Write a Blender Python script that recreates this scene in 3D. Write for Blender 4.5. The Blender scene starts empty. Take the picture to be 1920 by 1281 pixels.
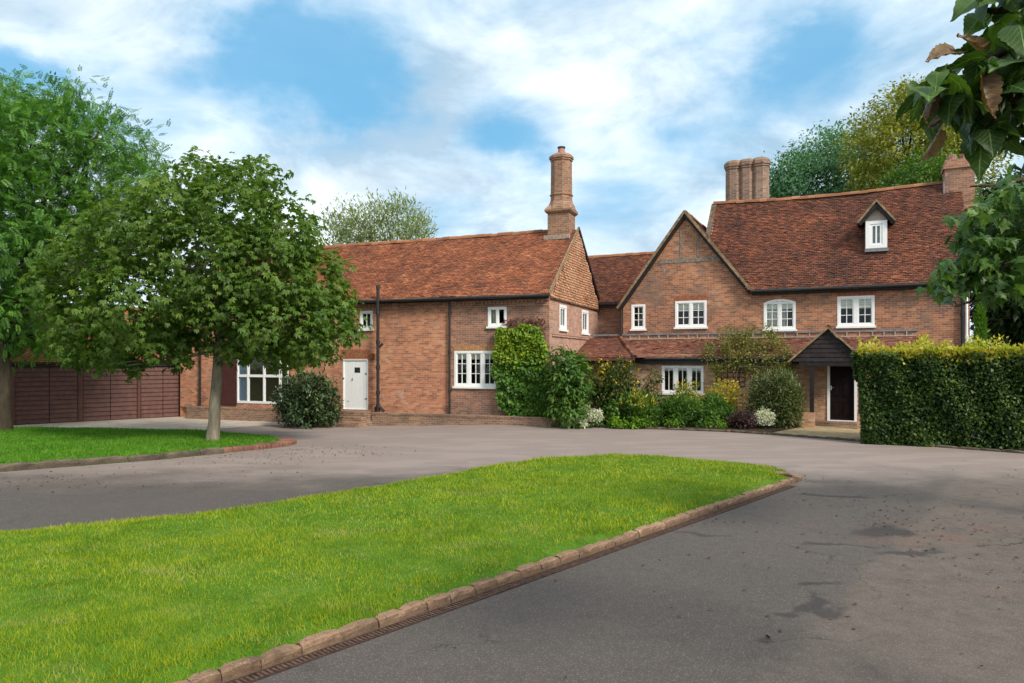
import bpy, math, random
import numpy as np
from mathutils import Vector, geometry

SC = bpy.context.scene
COL = SC.collection
R = math.radians
rng = np.random.default_rng(7)
random.seed(7)
F, CX, HY, CZ = 1350.0, 960.0, 675.0, 2.4      # focal length in photo pixels, centre column, horizon row, eye height

# ------------------------------------------------------------------ camera, sky, sun, exposure
cam = bpy.data.objects.new("camera", bpy.data.cameras.new("camera"))
COL.objects.link(cam)
cam.location = (0, 0, CZ)
cam.rotation_euler = (R(90), 0, 0)
cam.data.sensor_width = 36.0
cam.data.lens = F / 1920 * 36
cam.data.shift_y = (HY - 640.5) / 1920
cam.data.clip_start = 0.05
cam.data.clip_end = 2000
SC.camera = cam
SC.view_settings.view_transform = 'Standard'
SC.view_settings.look = 'None'
SC.view_settings.gamma = 1
SC.view_settings.use_curve_mapping = False
SC.view_settings.exposure = 0.95
SC.cycles.use_denoising = True
SC.cycles.max_bounces = 8
SC.cycles.transparent_max_bounces = 12

SUN_DIR = Vector((0.47, -0.60, 0.65)).normalized()
SUN_EL = math.asin(SUN_DIR.z)
sun = bpy.data.objects.new("sun", bpy.data.lights.new("sun", 'SUN'))
COL.objects.link(sun)
sun.data.energy = 2.3
sun.data.angle = R(14)
sun.data.color = (1.0, 0.93, 0.82)
sun.rotation_euler = SUN_DIR.to_track_quat('Z', 'Y').to_euler()

def lin(c):
    c = c / 255.0
    return c / 12.92 if c <= 0.04045 else ((c + 0.055) / 1.055) ** 2.4
def RGB(r, g, b, k=1.0):
    return (lin(r) * k, lin(g) * k, lin(b) * k, 1.0)

class NT:
    """Small node-tree writer."""
    def __init__(s, tree):
        s.t = tree
        for n in list(tree.nodes): tree.nodes.remove(n)
    def n(s, kind, **kw):
        nd = s.t.nodes.new(kind)
        ins = kw.pop('ins', {})
        for k, v in kw.items(): setattr(nd, k, v)
        for k, v in ins.items(): s.set(nd.inputs[k], v)
        return nd
    def set(s, sock, v):
        if isinstance(v, bpy.types.NodeSocket): s.t.links.new(v, sock)
        else: sock.default_value = v
    def m(s, op, a, b=0.0, c=0.0, clamp=False):
        return s.n('ShaderNodeMath', operation=op, use_clamp=clamp, ins={0: a, 1: b, 2: c}).outputs[0]
    def vm(s, op, a, b=(0, 0, 0), out=0):
        return s.n('ShaderNodeVectorMath', operation=op, ins={0: a, 1: b}).outputs[out]
    def noise(s, vec, scale, detail=4, rough=0.55, dist=0.0, out='Fac'):
        return s.n('ShaderNodeTexNoise', ins={'Vector': vec, 'Scale': scale, 'Detail': detail, 'Roughness': rough, 'Distortion': dist}).outputs[out]
    def ramp(s, fac, stops, interp='LINEAR'):
        r = s.n('ShaderNodeValToRGB', ins={'Fac': fac})
        r.color_ramp.interpolation = interp
        el = r.color_ramp.elements
        while len(el) < len(stops): el.new(0.5)
        for e, (p, c) in zip(el, stops):
            e.position = p
            e.color = c if len(c) == 4 else (*c, 1)
        return r.outputs[0]
    def mix(s, fac, a, b, mode='MIX'):
        r = s.n('ShaderNodeMix', data_type='RGBA', blend_type=mode, ins={0: fac, 6: a, 7: b})
        return r.outputs[2]
    def smooth(s, x, a, b):
        return s.n('ShaderNodeMapRange', interpolation_type='SMOOTHSTEP', ins={0: x, 1: a, 2: b, 3: 0.0, 4: 1.0}).outputs[0]

def pxdir(px, py):
    return Vector(((px - CX) / F, 1.0, (HY - py) / F)).normalized()

def make_world():
    w = bpy.data.worlds.new("World")
    SC.world = w
    w.use_nodes = True
    T = NT(w.node_tree)
    sky = T.n('ShaderNodeTexSky', sky_type='NISHITA', sun_disc=False, sun_elevation=SUN_EL,
              sun_rotation=math.atan2(SUN_DIR.x, SUN_DIR.y), air_density=1.0, dust_density=0.6, ozone_density=2.0)
    d = T.n('ShaderNodeTexCoord').outputs['Generated']
    wv = T.vm('SUBTRACT', T.noise(d, 3.2, 5, 0.55, out='Color'), (0.5, 0.5, 0.5))
    wv = T.vm('MULTIPLY', wv, (0.26, 0.20, 0.15))
    w2 = T.vm('SUBTRACT', T.noise(T.vm('MULTIPLY', d, (1, 1, 2.0)), 11.0, 5, 0.6, out='Color'), (0.5, 0.5, 0.5))
    dw = T.vm('ADD', T.vm('ADD', d, wv), T.vm('MULTIPLY', w2, (0.10, 0.10, 0.06)))
    # openings of blue between the clouds (direction in the sky, angular radius, strength)
    gaps = [(585, 125, 105, .95), (420, 150, 66, .55), (665, 205, 58, .6), (500, 60, 60, .45), (70, 85, 52, .75), (190, 185, 66, .5),
            (1560, 80, 90, .8), (1420, 85, 62, .5), (1270, 95, 50, .35), (965, 250, 60, .75), (880, 265, 40, .4), (800, 395, 60, .4), (1150, 385, 75, .5),
            (1500, 195, 70, .4), (1250, 255, 60, .4), (360, 30, 40, .4), (330, 250, 50, .3), (1350, 240, 60, .3),
            (2300, 300, 200, .7), (-500, 200, 220, .6), (900, -420, 260, .8), (1900, -700, 260, .7), (-200, -700, 260, .6)]
    acc = None
    for px, py, rad, amp in gaps:
        v = pxdir(px, py)
        q = T.vm('SUBTRACT', dw, tuple(v))
        q = T.vm('MULTIPLY', q, (1, 1, 1.6))
        l2 = T.vm('DOT_PRODUCT', q, q, out=1)
        r = rad / F
        e = T.m('MULTIPLY', T.m('EXPONENT', T.m('MULTIPLY', l2, -0.5 / r ** 2)), amp)
        acc = e if acc is None else T.m('ADD', acc, e)
    st = T.vm('MULTIPLY', d, (1, 1, 2.2))
    fb = T.noise(st, 4.5, 7, 0.58, 0.4)
    x = T.m('ADD', acc, T.m('MULTIPLY', T.m('SUBTRACT', fb, 0.5), 1.1))
    blue = T.m('MULTIPLY', T.smooth(x, -0.20, 0.98), 0.94)
    shade = T.noise(T.vm('ADD', st, (3.1, 1.7, 0.4)), 4.2, 7, 0.58, 0.5)
    cloud = T.ramp(shade, [(0.36, (3.0, 3.75, 4.4)), (0.46, (4.3, 5.0, 5.5)), (0.56, (5.8, 6.3, 6.55)), (0.69, (7.4, 7.5, 7.4))])
    tint = T.mix(1.0, sky.outputs[0], (0.75, 1.15, 1.2, 1), 'MULTIPLY')
    base = T.mix(0.8, tint, (0.85, 2.55, 4.1, 1))
    c = T.mix(blue, cloud, base)
    bg = T.n('ShaderNodeBackground', ins={'Color': c, 'Strength': 0.10})
    o = T.n('ShaderNodeOutputWorld')
    T.t.links.new(bg.outputs[0], o.inputs[0])
make_world()

# ------------------------------------------------------------------ mesh helpers
def V3(*a): return Vector(a)
def ssm(t):
    t = min(1.0, max(0.0, t)); return t * t * (3 - 2 * t)
def gz(x, y):                                   # the drive dips a little towards the wing
    return -0.2 * ssm(-x / 6.0) * ssm((y - 23) / 4.0)
def G(px, py, up=0.0):                          # a ground point seen at a photo pixel
    Y = F * CZ / (py - HY)
    return V3((px - CX) * Y / F, Y, gz((px - CX) * Y / F, Y) + up)
def at_depth(px, py, Y):
    return V3((px - CX) * Y / F, Y, CZ + (HY - py) * Y / F)

def set_uv(me):
    """Metre-true UVs: u runs level along each face, v runs up it."""
    n = len(me.polygons)
    if n == 0: return
    nl = len(me.loops)
    nor = np.empty(n * 3, np.float32); me.polygons.foreach_get('normal', nor); nor = nor.reshape(-1, 3)
    tot = np.empty(n, np.int32); me.polygons.foreach_get('loop_total', tot)
    vi = np.empty(nl, np.int32); me.loops.foreach_get('vertex_index', vi)
    co = np.empty(len(me.vertices) * 3, np.float32); me.vertices.foreach_get('co', co); co = co.reshape(-1, 3)
    flip = (nor[:, 0] * 0.31 + nor[:, 1] * -0.93 + nor[:, 2] * 0.2) < 0
    nor = np.where(flip[:, None], -nor, nor)
    t = np.stack([-nor[:, 1], nor[:, 0], np.zeros(n)], 1)
    ln = np.linalg.norm(t, axis=1)
    t = np.where(ln[:, None] < 0.05, np.array([[1.0, 0, 0]]), t / np.maximum(ln, 1e-6)[:, None])
    b = np.cross(nor, t)
    fi = np.repeat(np.arange(n), tot)
    p = co[vi]
    uv = np.stack([(p * t[fi]).sum(1), (p * b[fi]).sum(1)], 1).astype(np.float32)
    me.uv_layers.new(name='UVMap').data.foreach_set('uv', uv.ravel())

def root_loc(parent):
    l = V3(0, 0, 0)
    while parent is not None:
        l += parent.location; parent = parent.parent
    return l

def link(name, me, mats, parent=None, smooth=False, uv=True):
    if uv: set_uv(me)
    for m in (mats if isinstance(mats, (list, tuple)) else [mats]): me.materials.append(m)
    if smooth: me.polygons.foreach_set('use_smooth', np.ones(len(me.polygons), bool))
    o = bpy.data.objects.new(name, me)
    COL.objects.link(o)
    if parent is not None:
        o.parent = parent
        me.transform(__import__('mathutils').Matrix.Translation(-root_loc(parent)))
    me.update()
    return o

def np_mesh(name, verts, nper, faces, rnd=None):
    me = bpy.data.meshes.new(name)
    verts = np.asarray(verts, np.float32); faces = np.asarray(faces, np.int32)
    me.vertices.add(len(verts)); me.vertices.foreach_set('co', verts.ravel())
    nf = len(faces)
    me.loops.add(nf * nper); me.loops.foreach_set('vertex_index', faces.ravel())
    me.polygons.add(nf)
    me.polygons.foreach_set('loop_start', np.arange(0, nf * nper, nper, dtype=np.int32))
    me.update(calc_edges=True)
    if rnd is not None:
        a = me.attributes.new('rnd', 'FLOAT', 'FACE'); a.data.foreach_set('value', np.asarray(rnd, np.float32))
    return me

def thing(name, label, cat, loc, group=None):
    o = bpy.data.objects.new(name, None); COL.objects.link(o)
    o.location = loc; o.empty_display_size = 0.3
    return tag(o, label, cat, group)
def tag(o, label=None, cat=None, group=None, kind=None):
    for k, v in (('label', label), ('category', cat), ('group', group), ('kind', kind)):
        if v: o[k] = v
    return o

class MB:
    def __init__(s): s.v = []; s.f = []
    def add(s, vs, fs):
        k = len(s.v); s.v += [tuple(x) for x in vs]; s.f += [tuple(i + k for i in f) for f in fs]; return s
    def poly(s, *pts): return s.add(pts, [tuple(range(len(pts)))])
    def box(s, o, ax, ay, az, x, y, z):
        P = [o + ax * a + ay * b + az * c for c in z for b in y for a in x]
        return s.add(P, [(0, 1, 3, 2), (4, 6, 7, 5), (0, 4, 5, 1), (2, 3, 7, 6), (0, 2, 6, 4), (1, 5, 7, 3)])
    def bar(s, p, q, w, h, up=Vector((0, 0, 1))):
        d = (q - p); L = d.length; d = d / L
        sd = d.cross(up).normalized(); u2 = sd.cross(d)
        return s.box(p, d, sd, u2, (0, L), (-w / 2, w / 2), (-h / 2, h / 2))
    def tube(s, pts, rad, n=8, cap=True):
        k = len(s.v); m = len(pts)
        prev = None
        for i, p in enumerate(pts):
            d = (pts[min(i + 1, m - 1)] - pts[max(i - 1, 0)]).normalized()
            a = d.cross(V3(0, 0, 1)) if abs(d.z) < 0.95 else d.cross(V3(1, 0, 0))
            a.normalize()
            if prev is not None and prev.dot(a) < 0: a = -a
            prev = a
            b = d.cross(a)
            r = rad[i] if isinstance(rad, (list, tuple)) else rad
            for j in range(n):
                t = 2 * math.pi * j / n
                s.v.append(tuple(p + (a * math.cos(t) + b * math.sin(t)) * r))
        for i in range(m - 1):
            for j in range(n):
                s.f.append((k + i * n + j, k + i * n + (j + 1) % n, k + (i + 1) * n + (j + 1) % n, k + (i + 1) * n + j))
        if cap:
            s.f.append(tuple(k + j for j in range(n))); s.f.append(tuple(k + (m - 1) * n + j for j in range(n)))
        return s
    def lathe(s, c, prof, n=8, rot=0.0, sx=1.0, ax=Vector((1, 0, 0)), ay=Vector((0, 1, 0))):
        k = len(s.v)
        for r, z in prof:
            for j in range(n):
                t = 2 * math.pi * (j + rot) / n
                s.v.append(tuple(c + ax * (r * sx * math.cos(t)) + ay * (r * math.sin(t)) + V3(0, 0, z)))
        m = len(prof)
        for i in range(m - 1):
            for j in range(n):
                s.f.append((k + i * n + j, k + i * n + (j + 1) % n, k + (i + 1) * n + (j + 1) % n, k + (i + 1) * n + j))
        s.f.append(tuple(k + j for j in range(n))); s.f.append(tuple(k + (m - 1) * n + j for j in range(n)))
        return s
    def build(s, name, mat, parent=None, smooth=False):
        me = bpy.data.meshes.new(name); me.from_pydata(s.v, [], s.f); me.update()
        return link(name, me, mat, parent, smooth)

class Pl:
    """A vertical plane: s runs to the right along it, z up, d out of it."""
    def __init__(s, o, u, d=0.0):
        s.u = V3(u[0], u[1], 0).normalized(); s.n = V3(s.u.y, -s.u.x, 0)
        s.o = V3(o[0], o[1], 0) + s.n * d
    def at(s, px, py):
        dx = (px - CX) / F
        t = (s.o.x * s.n.x + s.o.y * s.n.y) / (dx * s.n.x + s.n.y)
        p = V3(dx * t, t, 0)
        return (p - s.o).dot(s.u), CZ + (HY - py) * t / F
    def w(s, a, z, d=0.0): return s.o + s.u * a + s.n * d + V3(0, 0, z)
    def rect(s, x0, y0, x1, y1):
        xc = (x0 + x1) / 2
        return s.at(x0, y0)[0], s.at(xc, y1)[1], s.at(x1, y0)[0], s.at(xc, y0)[1]
    def box(s, mb, s0, s1, z0, z1, d0, d1):
        return mb.box(s.o, s.u, s.n, V3(0, 0, 1), (s0, s1), (d0, d1), (z0, z1))
    def out(s, d): return Pl((s.o.x, s.o.y), (s.u.x, s.u.y), d)

def rect_pts(r): return [(r[0], r[1]), (r[2], r[1]), (r[2], r[3]), (r[0], r[3])]
def wall(mb, pl, outer, holes=(), reveal=0.22):
    loops = [[V3(a, b, 0) for a, b in outer]] + [[V3(a, b, 0) for a, b in h] for h in holes]
    flat = [p for l in loops for p in l]
    tris = geometry.tessellate_polygon(loops)
    mb.add([pl.w(p.x, p.y) for p in flat], [tuple(t) for t in tris])
    for h in holes:
        for i in range(len(h)):
            a, b = h[i], h[(i + 1) % len(h)]
            mb.poly(pl.w(*a), pl.w(*b), pl.w(*b, -reveal), pl.w(*a, -reveal))
    return mb
def ring(mb, pl, outer, inner, d0, d1):
    n = len(outer)
    for i in range(n):
        j = (i + 1) % n
        O0, O1, I0, I1 = outer[i], outer[j], inner[i], inner[j]
        mb.poly(pl.w(*O0, d1), pl.w(*O1, d1), pl.w(*I1, d1), pl.w(*I0, d1))
        mb.poly(pl.w(*O0, d0), pl.w(*O1, d0), pl.w(*O1, d1), pl.w(*O0, d1))
        mb.poly(pl.w(*I0, d0), pl.w(*I1, d0), pl.w(*I1, d1), pl.w(*I0, d1))

def pip(x, y, poly):
    x = np.asarray(x); y = np.asarray(y); ins = np.zeros(x.shape, bool)
    n = len(poly)
    for i in range(n):
        x0, y0 = poly[i][0], poly[i][1]; x1, y1 = poly[(i + 1) % n][0], poly[(i + 1) % n][1]
        c = ((y0 > y) != (y1 > y)) & (x < (x1 - x0) * (y - y0) / ((y1 - y0) if y1 != y0 else 1e-9) + x0)
        ins ^= c
    return ins

def pdist_np(x, y, poly):
    best = np.full(len(x), 1e9); n = len(poly)
    for i in range(n):
        ax, ay = poly[i]; bx, by = poly[(i + 1) % n]
        dx, dy = bx - ax, by - ay
        t = np.clip(((x - ax) * dx + (y - ay) * dy) / max(1e-9, dx * dx + dy * dy), 0, 1)
        best = np.minimum(best, np.hypot(x - ax - dx * t, y - ay - dy * t))
    return best
def ssm_np(t):
    t = np.clip(t, 0, 1); return t * t * (3 - 2 * t)

def sheet(name, poly, step, zf, mat, kind='structure', jitter=0.2):
    """A ground sheet: polygon outline filled with a jittered grid of points, height zf(x, y)."""
    pts = [Vector((p[0], p[1])) for p in poly]
    n = len(pts)
    xs = [p.x for p in pts]; ys = [p.y for p in pts]
    gx, gy = np.meshgrid(np.arange(min(xs), max(xs), step), np.arange(min(ys), max(ys), step))
    gx = gx.ravel() + rng.uniform(-jitter, jitter, gx.size) * step; gy = gy.ravel() + rng.uniform(-jitter, jitter, gy.size) * step
    k = pip(gx, gy, poly)
    allp = pts + [Vector((a, b)) for a, b in zip(gx[k], gy[k])]
    r = geometry.delaunay_2d_cdt(allp, [(i, (i + 1) % n) for i in range(n)], [], 1, 1e-5)
    me = bpy.data.meshes.new(name)
    me.from_pydata([(v.x, v.y, zf(v.x, v.y)) for v in r[0]], [], r[2]); me.update()
    return tag(link(name, me, mat), kind=kind)

# ------------------------------------------------------------------ materials
def material(name):
    m = bpy.data.materials.new(name); m.use_nodes = True
    T = NT(m.node_tree)
    T.mat = m
    T.out = T.n('ShaderNodeOutputMaterial')
    return T
def finish(T, color, rough=0.8, spec=0.3, height=None, bump=0.3, dist=0.02, coat=0.0, metal=0.0):
    b = T.n('ShaderNodeBsdfPrincipled', ins={'Base Color': color, 'Roughness': rough, 'Specular IOR Level': spec, 'Metallic': metal})
    if height is not None:
        T.set(b.inputs['Normal'], T.n('ShaderNodeBump', ins={'Height': height, 'Strength': bump, 'Distance': dist}).outputs[0])
    T.t.links.new(b.outputs[0], T.out.inputs[0])
    return T.mat
def pos(T): return T.n('ShaderNodeNewGeometry').outputs['Position']

def plain(name, c, rough=0.5, spec=0.4, var=0.12, scale=9.0, metal=0.0):
    T = material(name)
    p = pos(T)
    n = T.noise(p, scale, 5, 0.6)
    lo = tuple(x * (1 - var * 1.6) for x in c[:3]) + (1,); hi = tuple(min(1, x * (1 + var)) for x in c[:3]) + (1,)
    return finish(T, T.ramp(n, [(0.3, lo), (0.7, hi)]), rough, spec, n, 0.08, 0.01, metal=metal)

def brick_mat(name, stops, mortar=(0.42, 0.35, 0.28, 1), bw=0.23, bh=0.079, stain=(0.16, 0.12, 0.09, 1), stain_amt=0.5, pale=0.25):
    T = material(name)
    uv = T.n('ShaderNodeUVMap').outputs[0]
    uv = T.vm('ADD', uv, T.vm('MULTIPLY', T.vm('SUBTRACT', T.noise(uv, 1.3, 2, 0.5, out='Color'), (.5, .5, .5)), (0.02, 0.05, 0)))
    sx = T.n('ShaderNodeSeparateXYZ', ins={0: uv})
    v = T.m('DIVIDE', sx.outputs[1], bh)
    row = T.m('FLOOR', v)
    u = T.m('ADD', T.m('DIVIDE', sx.outputs[0], bw), T.m('MULTIPLY', T.m('MODULO', T.m('ABSOLUTE', row), 2.0), 0.5))
    col = T.m('FLOOR', u)
    fu = T.m('FRACT', u); fv = T.m('FRACT', v)
    idv = T.n('ShaderNodeCombineXYZ', ins={0: col, 1: row}).outputs[0]
    wn = T.n('ShaderNodeTexWhiteNoise', noise_dimensions='2D', ins={'Vector': idv}).outputs[0]
    p = pos(T)
    big = T.noise(p, 0.55, 4, 0.6)
    wn2 = T.m('ADD', T.m('MULTIPLY', wn, 0.64), T.m('MULTIPLY', T.smooth(big, 0.3, 0.7), 0.36))
    c = T.ramp(wn2, stops)
    fine = T.noise(p, 26, 3, 0.6)
    c = T.mix(T.m('MULTIPLY', T.smooth(fine, 0.45, 0.75), 0.35), c, stain)
    mm = T.m('MAXIMUM', T.m('LESS_THAN', fu, 0.06), T.m('LESS_THAN', fv, 0.18))
    c = T.mix(T.m('MULTIPLY', mm, 0.72), c, mortar)
    st = T.noise(p, 0.9, 7, 0.7, 0.6)
    c = T.mix(T.m('MULTIPLY', T.smooth(st, 0.49, 0.66), stain_amt), c, stain)
    md = T.noise(T.vm('MULTIPLY', T.vm('ADD', p, (4, 8, 1)), (1, 1, 2.2)), 2.6, 5, 0.7, 0.3)
    c = T.mix(T.m('MULTIPLY', T.smooth(md, 0.54, 0.68), 0.45), c, tuple(x * 0.55 for x in stops[1][1]) + (1,))
    c = T.mix(T.m('MULTIPLY', T.smooth(md, 0.46, 0.34), 0.35), c, tuple(min(1, x * 1.12) for x in stops[-2][1]) + (1,))
    ef = T.noise(T.vm('ADD', p, (7, 3, 5)), 1.4, 6, 0.7, 0.8)
    c = T.mix(T.m('MULTIPLY', T.smooth(ef, 0.60, 0.74), pale), c, (0.50, 0.42, 0.35, 1))
    h = T.m('ADD', T.m('MULTIPLY', T.m('SUBTRACT', 1.0, mm), 0.7), T.m('MULTIPLY', fine, 0.5))
    return finish(T, c, 0.9, 0.15, h, 0.5, 0.012)

def tile_mat(name, stops, lichen=(0.10, 0.075, 0.06, 1), amt=0.55, moss=(0.10, 0.095, 0.045, 1), mossamt=0.2):
    T = material(name)
    a = T.n('ShaderNodeAttribute', attribute_name='rnd').outputs['Fac']
    p = pos(T)
    big = T.noise(p, 0.8, 5, 0.6, 0.4)
    x = T.m('ADD', T.m('MULTIPLY', a, 0.60), T.m('MULTIPLY', T.smooth(big, 0.25, 0.75), 0.40))
    c = T.ramp(x, stops)
    f = T.noise(p, 18, 4, 0.65)
    c = T.mix(T.m('MULTIPLY', T.smooth(f, 0.42, 0.75), 0.5), c, lichen)
    l2 = T.noise(T.vm('MULTIPLY', p, (1, 1, 0.55)), 1.1, 6, 0.65, 0.5)
    c = T.mix(T.m('MULTIPLY', T.smooth(l2, 0.46, 0.72), amt), c, lichen)
    l3 = T.noise(T.vm('ADD', p, (9, 2, 4)), 1.7, 6, 0.7, 0.5)
    c = T.mix(T.m('MULTIPLY', T.smooth(l3, 0.58, 0.75), mossamt), c, moss)
    return finish(T, c, 0.9, 0.15, f, 0.35, 0.01)

def leaf_mat(name, stops, transl=0.3, rough=0.5, spec=0.35, clump=0.35, vein=0.0):
    T = material(name)
    a = T.n('ShaderNodeAttribute', attribute_name='rnd').outputs['Fac']
    p = pos(T)
    n = T.noise(p, 1.6, 3, 0.6)
    x = T.m('ADD', T.m('MULTIPLY', a, 1 - clump), T.m('MULTIPLY', T.smooth(n, 0.3, 0.7), clump))
    c = T.ramp(x, stops)
    if vein:
        s = T.n('ShaderNodeSeparateXYZ', ins={0: T.n('ShaderNodeUVMap').outputs[0]})
        au = T.m('ABSOLUTE', s.outputs[0])
        rib = T.m('SUBTRACT', 1.0, T.smooth(au, .006, .022))
        fr = T.m('FRACT', T.m('MULTIPLY', T.m('SUBTRACT', s.outputs[1], T.m('MULTIPLY', au, .75)), 7.5))
        sd = T.m('MULTIPLY', T.m('SUBTRACT', 1.0, T.smooth(T.m('ABSOLUTE', T.m('SUBTRACT', fr, .5)), .02, .09)), .6)
        vv = T.m('MAXIMUM', rib, sd)
        c = T.mix(T.m('MULTIPLY', vv, vein), c, tuple(min(1, q * 1.5 + .015) for q in stops[-1][1][:3]) + (1,))
        bl = T.noise(p, 55, 4, .7)
        c = T.mix(T.m('MULTIPLY', T.smooth(bl, .55, .72), vein * .6), c, tuple(q * .6 + .01 for q in stops[1][1][:3]) + (1,))
    b = T.n('ShaderNodeBsdfPrincipled', ins={'Base Color': c, 'Roughness': rough, 'Specular IOR Level': spec})
    if vein: T.set(b.inputs['Normal'], T.n('ShaderNodeBump', ins={'Height': T.m('SUBTRACT', 1.0, vv), 'Strength': .5, 'Distance': .004}).outputs[0])
    tc = T.mix(1.0, c, (1.25, 1.35, 0.55, 1), 'MULTIPLY')
    tr = T.n('ShaderNodeBsdfTranslucent', ins={'Color': tc})
    mx = T.n('ShaderNodeMixShader', ins={0: transl, 1: b.outputs[0], 2: tr.outputs[0]})
    T.t.links.new(mx.outputs[0], T.out.inputs[0])
    return T.mat

def glass_mat():
    T = material('window_glass')
    p = pos(T)
    bmp = T.n('ShaderNodeBump', ins={'Height': T.noise(p, 2.2, 2, 0.5), 'Strength': 0.05, 'Distance': 0.04}).outputs[0]
    g = T.n('ShaderNodeBsdfGlossy', ins={'Color': (1, 1, 1, 1), 'Roughness': 0.02, 'Normal': bmp})
    t = T.n('ShaderNodeBsdfTransparent', ins={'Color': (0.86, 0.90, 0.90, 1)})
    fr = T.n('ShaderNodeFresnel', ins={'IOR': 1.5, 'Normal': bmp})
    mx = T.n('ShaderNodeMixShader', ins={0: T.m('MULTIPLY_ADD', fr.outputs[0], 0.9, 0.0), 1: t.outputs[0], 2: g.outputs[0]})
    T.t.links.new(mx.outputs[0], T.out.inputs[0])
    return T.mat

M = {}
M['glass'] = glass_mat()
M['white'] = plain('white_paint', (0.82, 0.82, 0.81, 1), 0.4, 0.4, 0.03)
M['sill'] = plain('white_sill', (0.80, 0.80, 0.77, 1), 0.5, 0.4, 0.05)
M['black'] = plain('black_iron', (0.018, 0.017, 0.017, 1), 0.45, 0.5, 0.3)
M['fascia'] = plain('black_timber', (0.016, 0.014, 0.014, 1), 0.6, 0.3, 0.3)
M['blind'] = plain('cream_blind', (0.86, 0.83, 0.72, 1), 0.9, 0.1, 0.05)
M['room'] = plain('dark_room', (0.035, 0.032, 0.03, 1), 0.9, 0.05, 0.2)
M['oak'] = plain('grey_oak', (0.24, 0.20, 0.165, 1), 0.85, 0.1, 0.35, 14)
M['barge'] = plain('weathered_verge', (0.27, 0.19, 0.115, 1), 0.85, 0.1, 0.35, 6)
M['barge_dark'] = plain('dark_verge', (0.16, 0.115, 0.08, 1), 0.85, 0.1, 0.35, 6)
M['lead'] = plain('lead_flashing', (0.20, 0.20, 0.21, 1), 0.6, 0.4, 0.2, 6)
M['mortar'] = plain('lime_mortar', (0.44, 0.37, 0.30, 1), 0.95, 0.1, 0.3, 12)
M['plaster'] = plain('dormer_render', (0.46, 0.37, 0.31, 1), 0.9, 0.1, 0.12, 5)
M['weatherboard'] = plain('dark_weatherboard', (0.034, 0.027, 0.027, 1), 0.7, 0.15, 0.3, 7)
M['darkdoor'] = plain('dark_door', (0.010, 0.0045, 0.0045, 1), 0.55, 0.12, 0.3, 12)
M['maroon'] = plain('maroon_boards', (0.108, 0.042, 0.031, 1), 0.55, 0.35, 0.22, 5)
M['maroon_dark'] = plain('maroon_panel', (0.072, 0.022, 0.020, 1), 0.6, 0.3, 0.2, 5)
M['brass'] = plain('door_metal', (0.5, 0.48, 0.42, 1), 0.3, 0.5, 0.1, 20, 0.8)
M['pot'] = plain('clay_pot', (0.42, 0.20, 0.15, 1), 0.8, 0.2, 0.2, 8)
M['rust'] = plain('rusty_box', (0.22, 0.075, 0.04, 1), 0.6, 0.3, 0.3, 12)
M['brick_orange'] = brick_mat('brick_orange', [(0.0, (0.20, 0.085, 0.06)), (0.25, (0.36, 0.140, 0.080)), (0.55, (0.50, 0.20, 0.105)), (0.8, (0.60, 0.265, 0.140)), (1.0, (0.57, 0.36, 0.23))], stain=(0.30, 0.20, 0.155, 1), stain_amt=0.5, pale=0.6)
M['brick_brown'] = brick_mat('brick_brown', [(0.0, (0.14, 0.085, 0.072)), (0.3, (0.24, 0.12, 0.085)), (0.6, (0.34, 0.16, 0.10)), (0.85, (0.44, 0.21, 0.125)), (1.0, (0.45, 0.30, 0.21))], stain=(0.18, 0.125, 0.10, 1), stain_amt=0.5, pale=0.5)
M['brick_pink'] = brick_mat('brick_pink', [(0.0, (0.22, 0.13, 0.11)), (0.3, (0.36, 0.19, 0.14)), (0.6, (0.46, 0.24, 0.17)), (1.0, (0.52, 0.33, 0.25))], stain=(0.28, 0.22, 0.18, 1), stain_amt=0.5, pale=0.5)
M['brick_house'] = brick_mat('brick_house', [(0.0, (0.13, 0.075, 0.06)), (0.3, (0.25, 0.108, 0.066)), (0.6, (0.38, 0.155, 0.080)), (0.85, (0.50, 0.215, 0.108)), (1.0, (0.42, 0.28, 0.18))], stain=(0.19, 0.14, 0.11, 1), stain_amt=0.72, pale=0.55)
M['brick_pale'] = brick_mat('brick_pale', [(0.0, (0.24, 0.12, 0.075)), (0.4, (0.42, 0.21, 0.12)), (0.7, (0.52, 0.32, 0.19)), (1.0, (0.58, 0.44, 0.32))], stain=(0.25, 0.18, 0.12, 1), stain_amt=0.35, pale=0.4)
M['brick_chimney'] = brick_mat('brick_chimney', [(0.0, (0.15, 0.080, 0.055)), (0.4, (0.24, 0.120, 0.075)), (0.7, (0.33, 0.165, 0.098)), (1.0, (0.38, 0.24, 0.15))], stain=(0.18, 0.13, 0.085, 1), stain_amt=0.5, pale=0.25)
M['brick_stack'] = brick_mat('brick_stack', [(0.0, (0.12, 0.074, 0.062)), (0.4, (0.20, 0.122, 0.096)), (0.7, (0.27, 0.168, 0.125)), (1.0, (0.34, 0.24, 0.17))], stain=(0.27, 0.155, 0.08, 1), stain_amt=0.5, pale=0.2)
M['brick_low'] = brick_mat('brick_low', [(0.0, (0.13, 0.085, 0.065)), (0.4, (0.23, 0.135, 0.09)), (0.7, (0.31, 0.175, 0.11)), (1.0, (0.36, 0.24, 0.15))], stain=(0.13, 0.10, 0.07, 1), stain_amt=0.6, pale=0.2)
WT = [(0.0, (0.13, 0.056, 0.040)), (0.25, (0.225, 0.082, 0.050)), (0.5, (0.325, 0.118, 0.064)), (0.78, (0.45, 0.155, 0.074)), (1.0, (0.55, 0.27, 0.15))]
M['tile_wing'] = tile_mat('tile_wing', WT, (0.12, 0.062, 0.042, 1), 0.55, mossamt=0.15)
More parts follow.
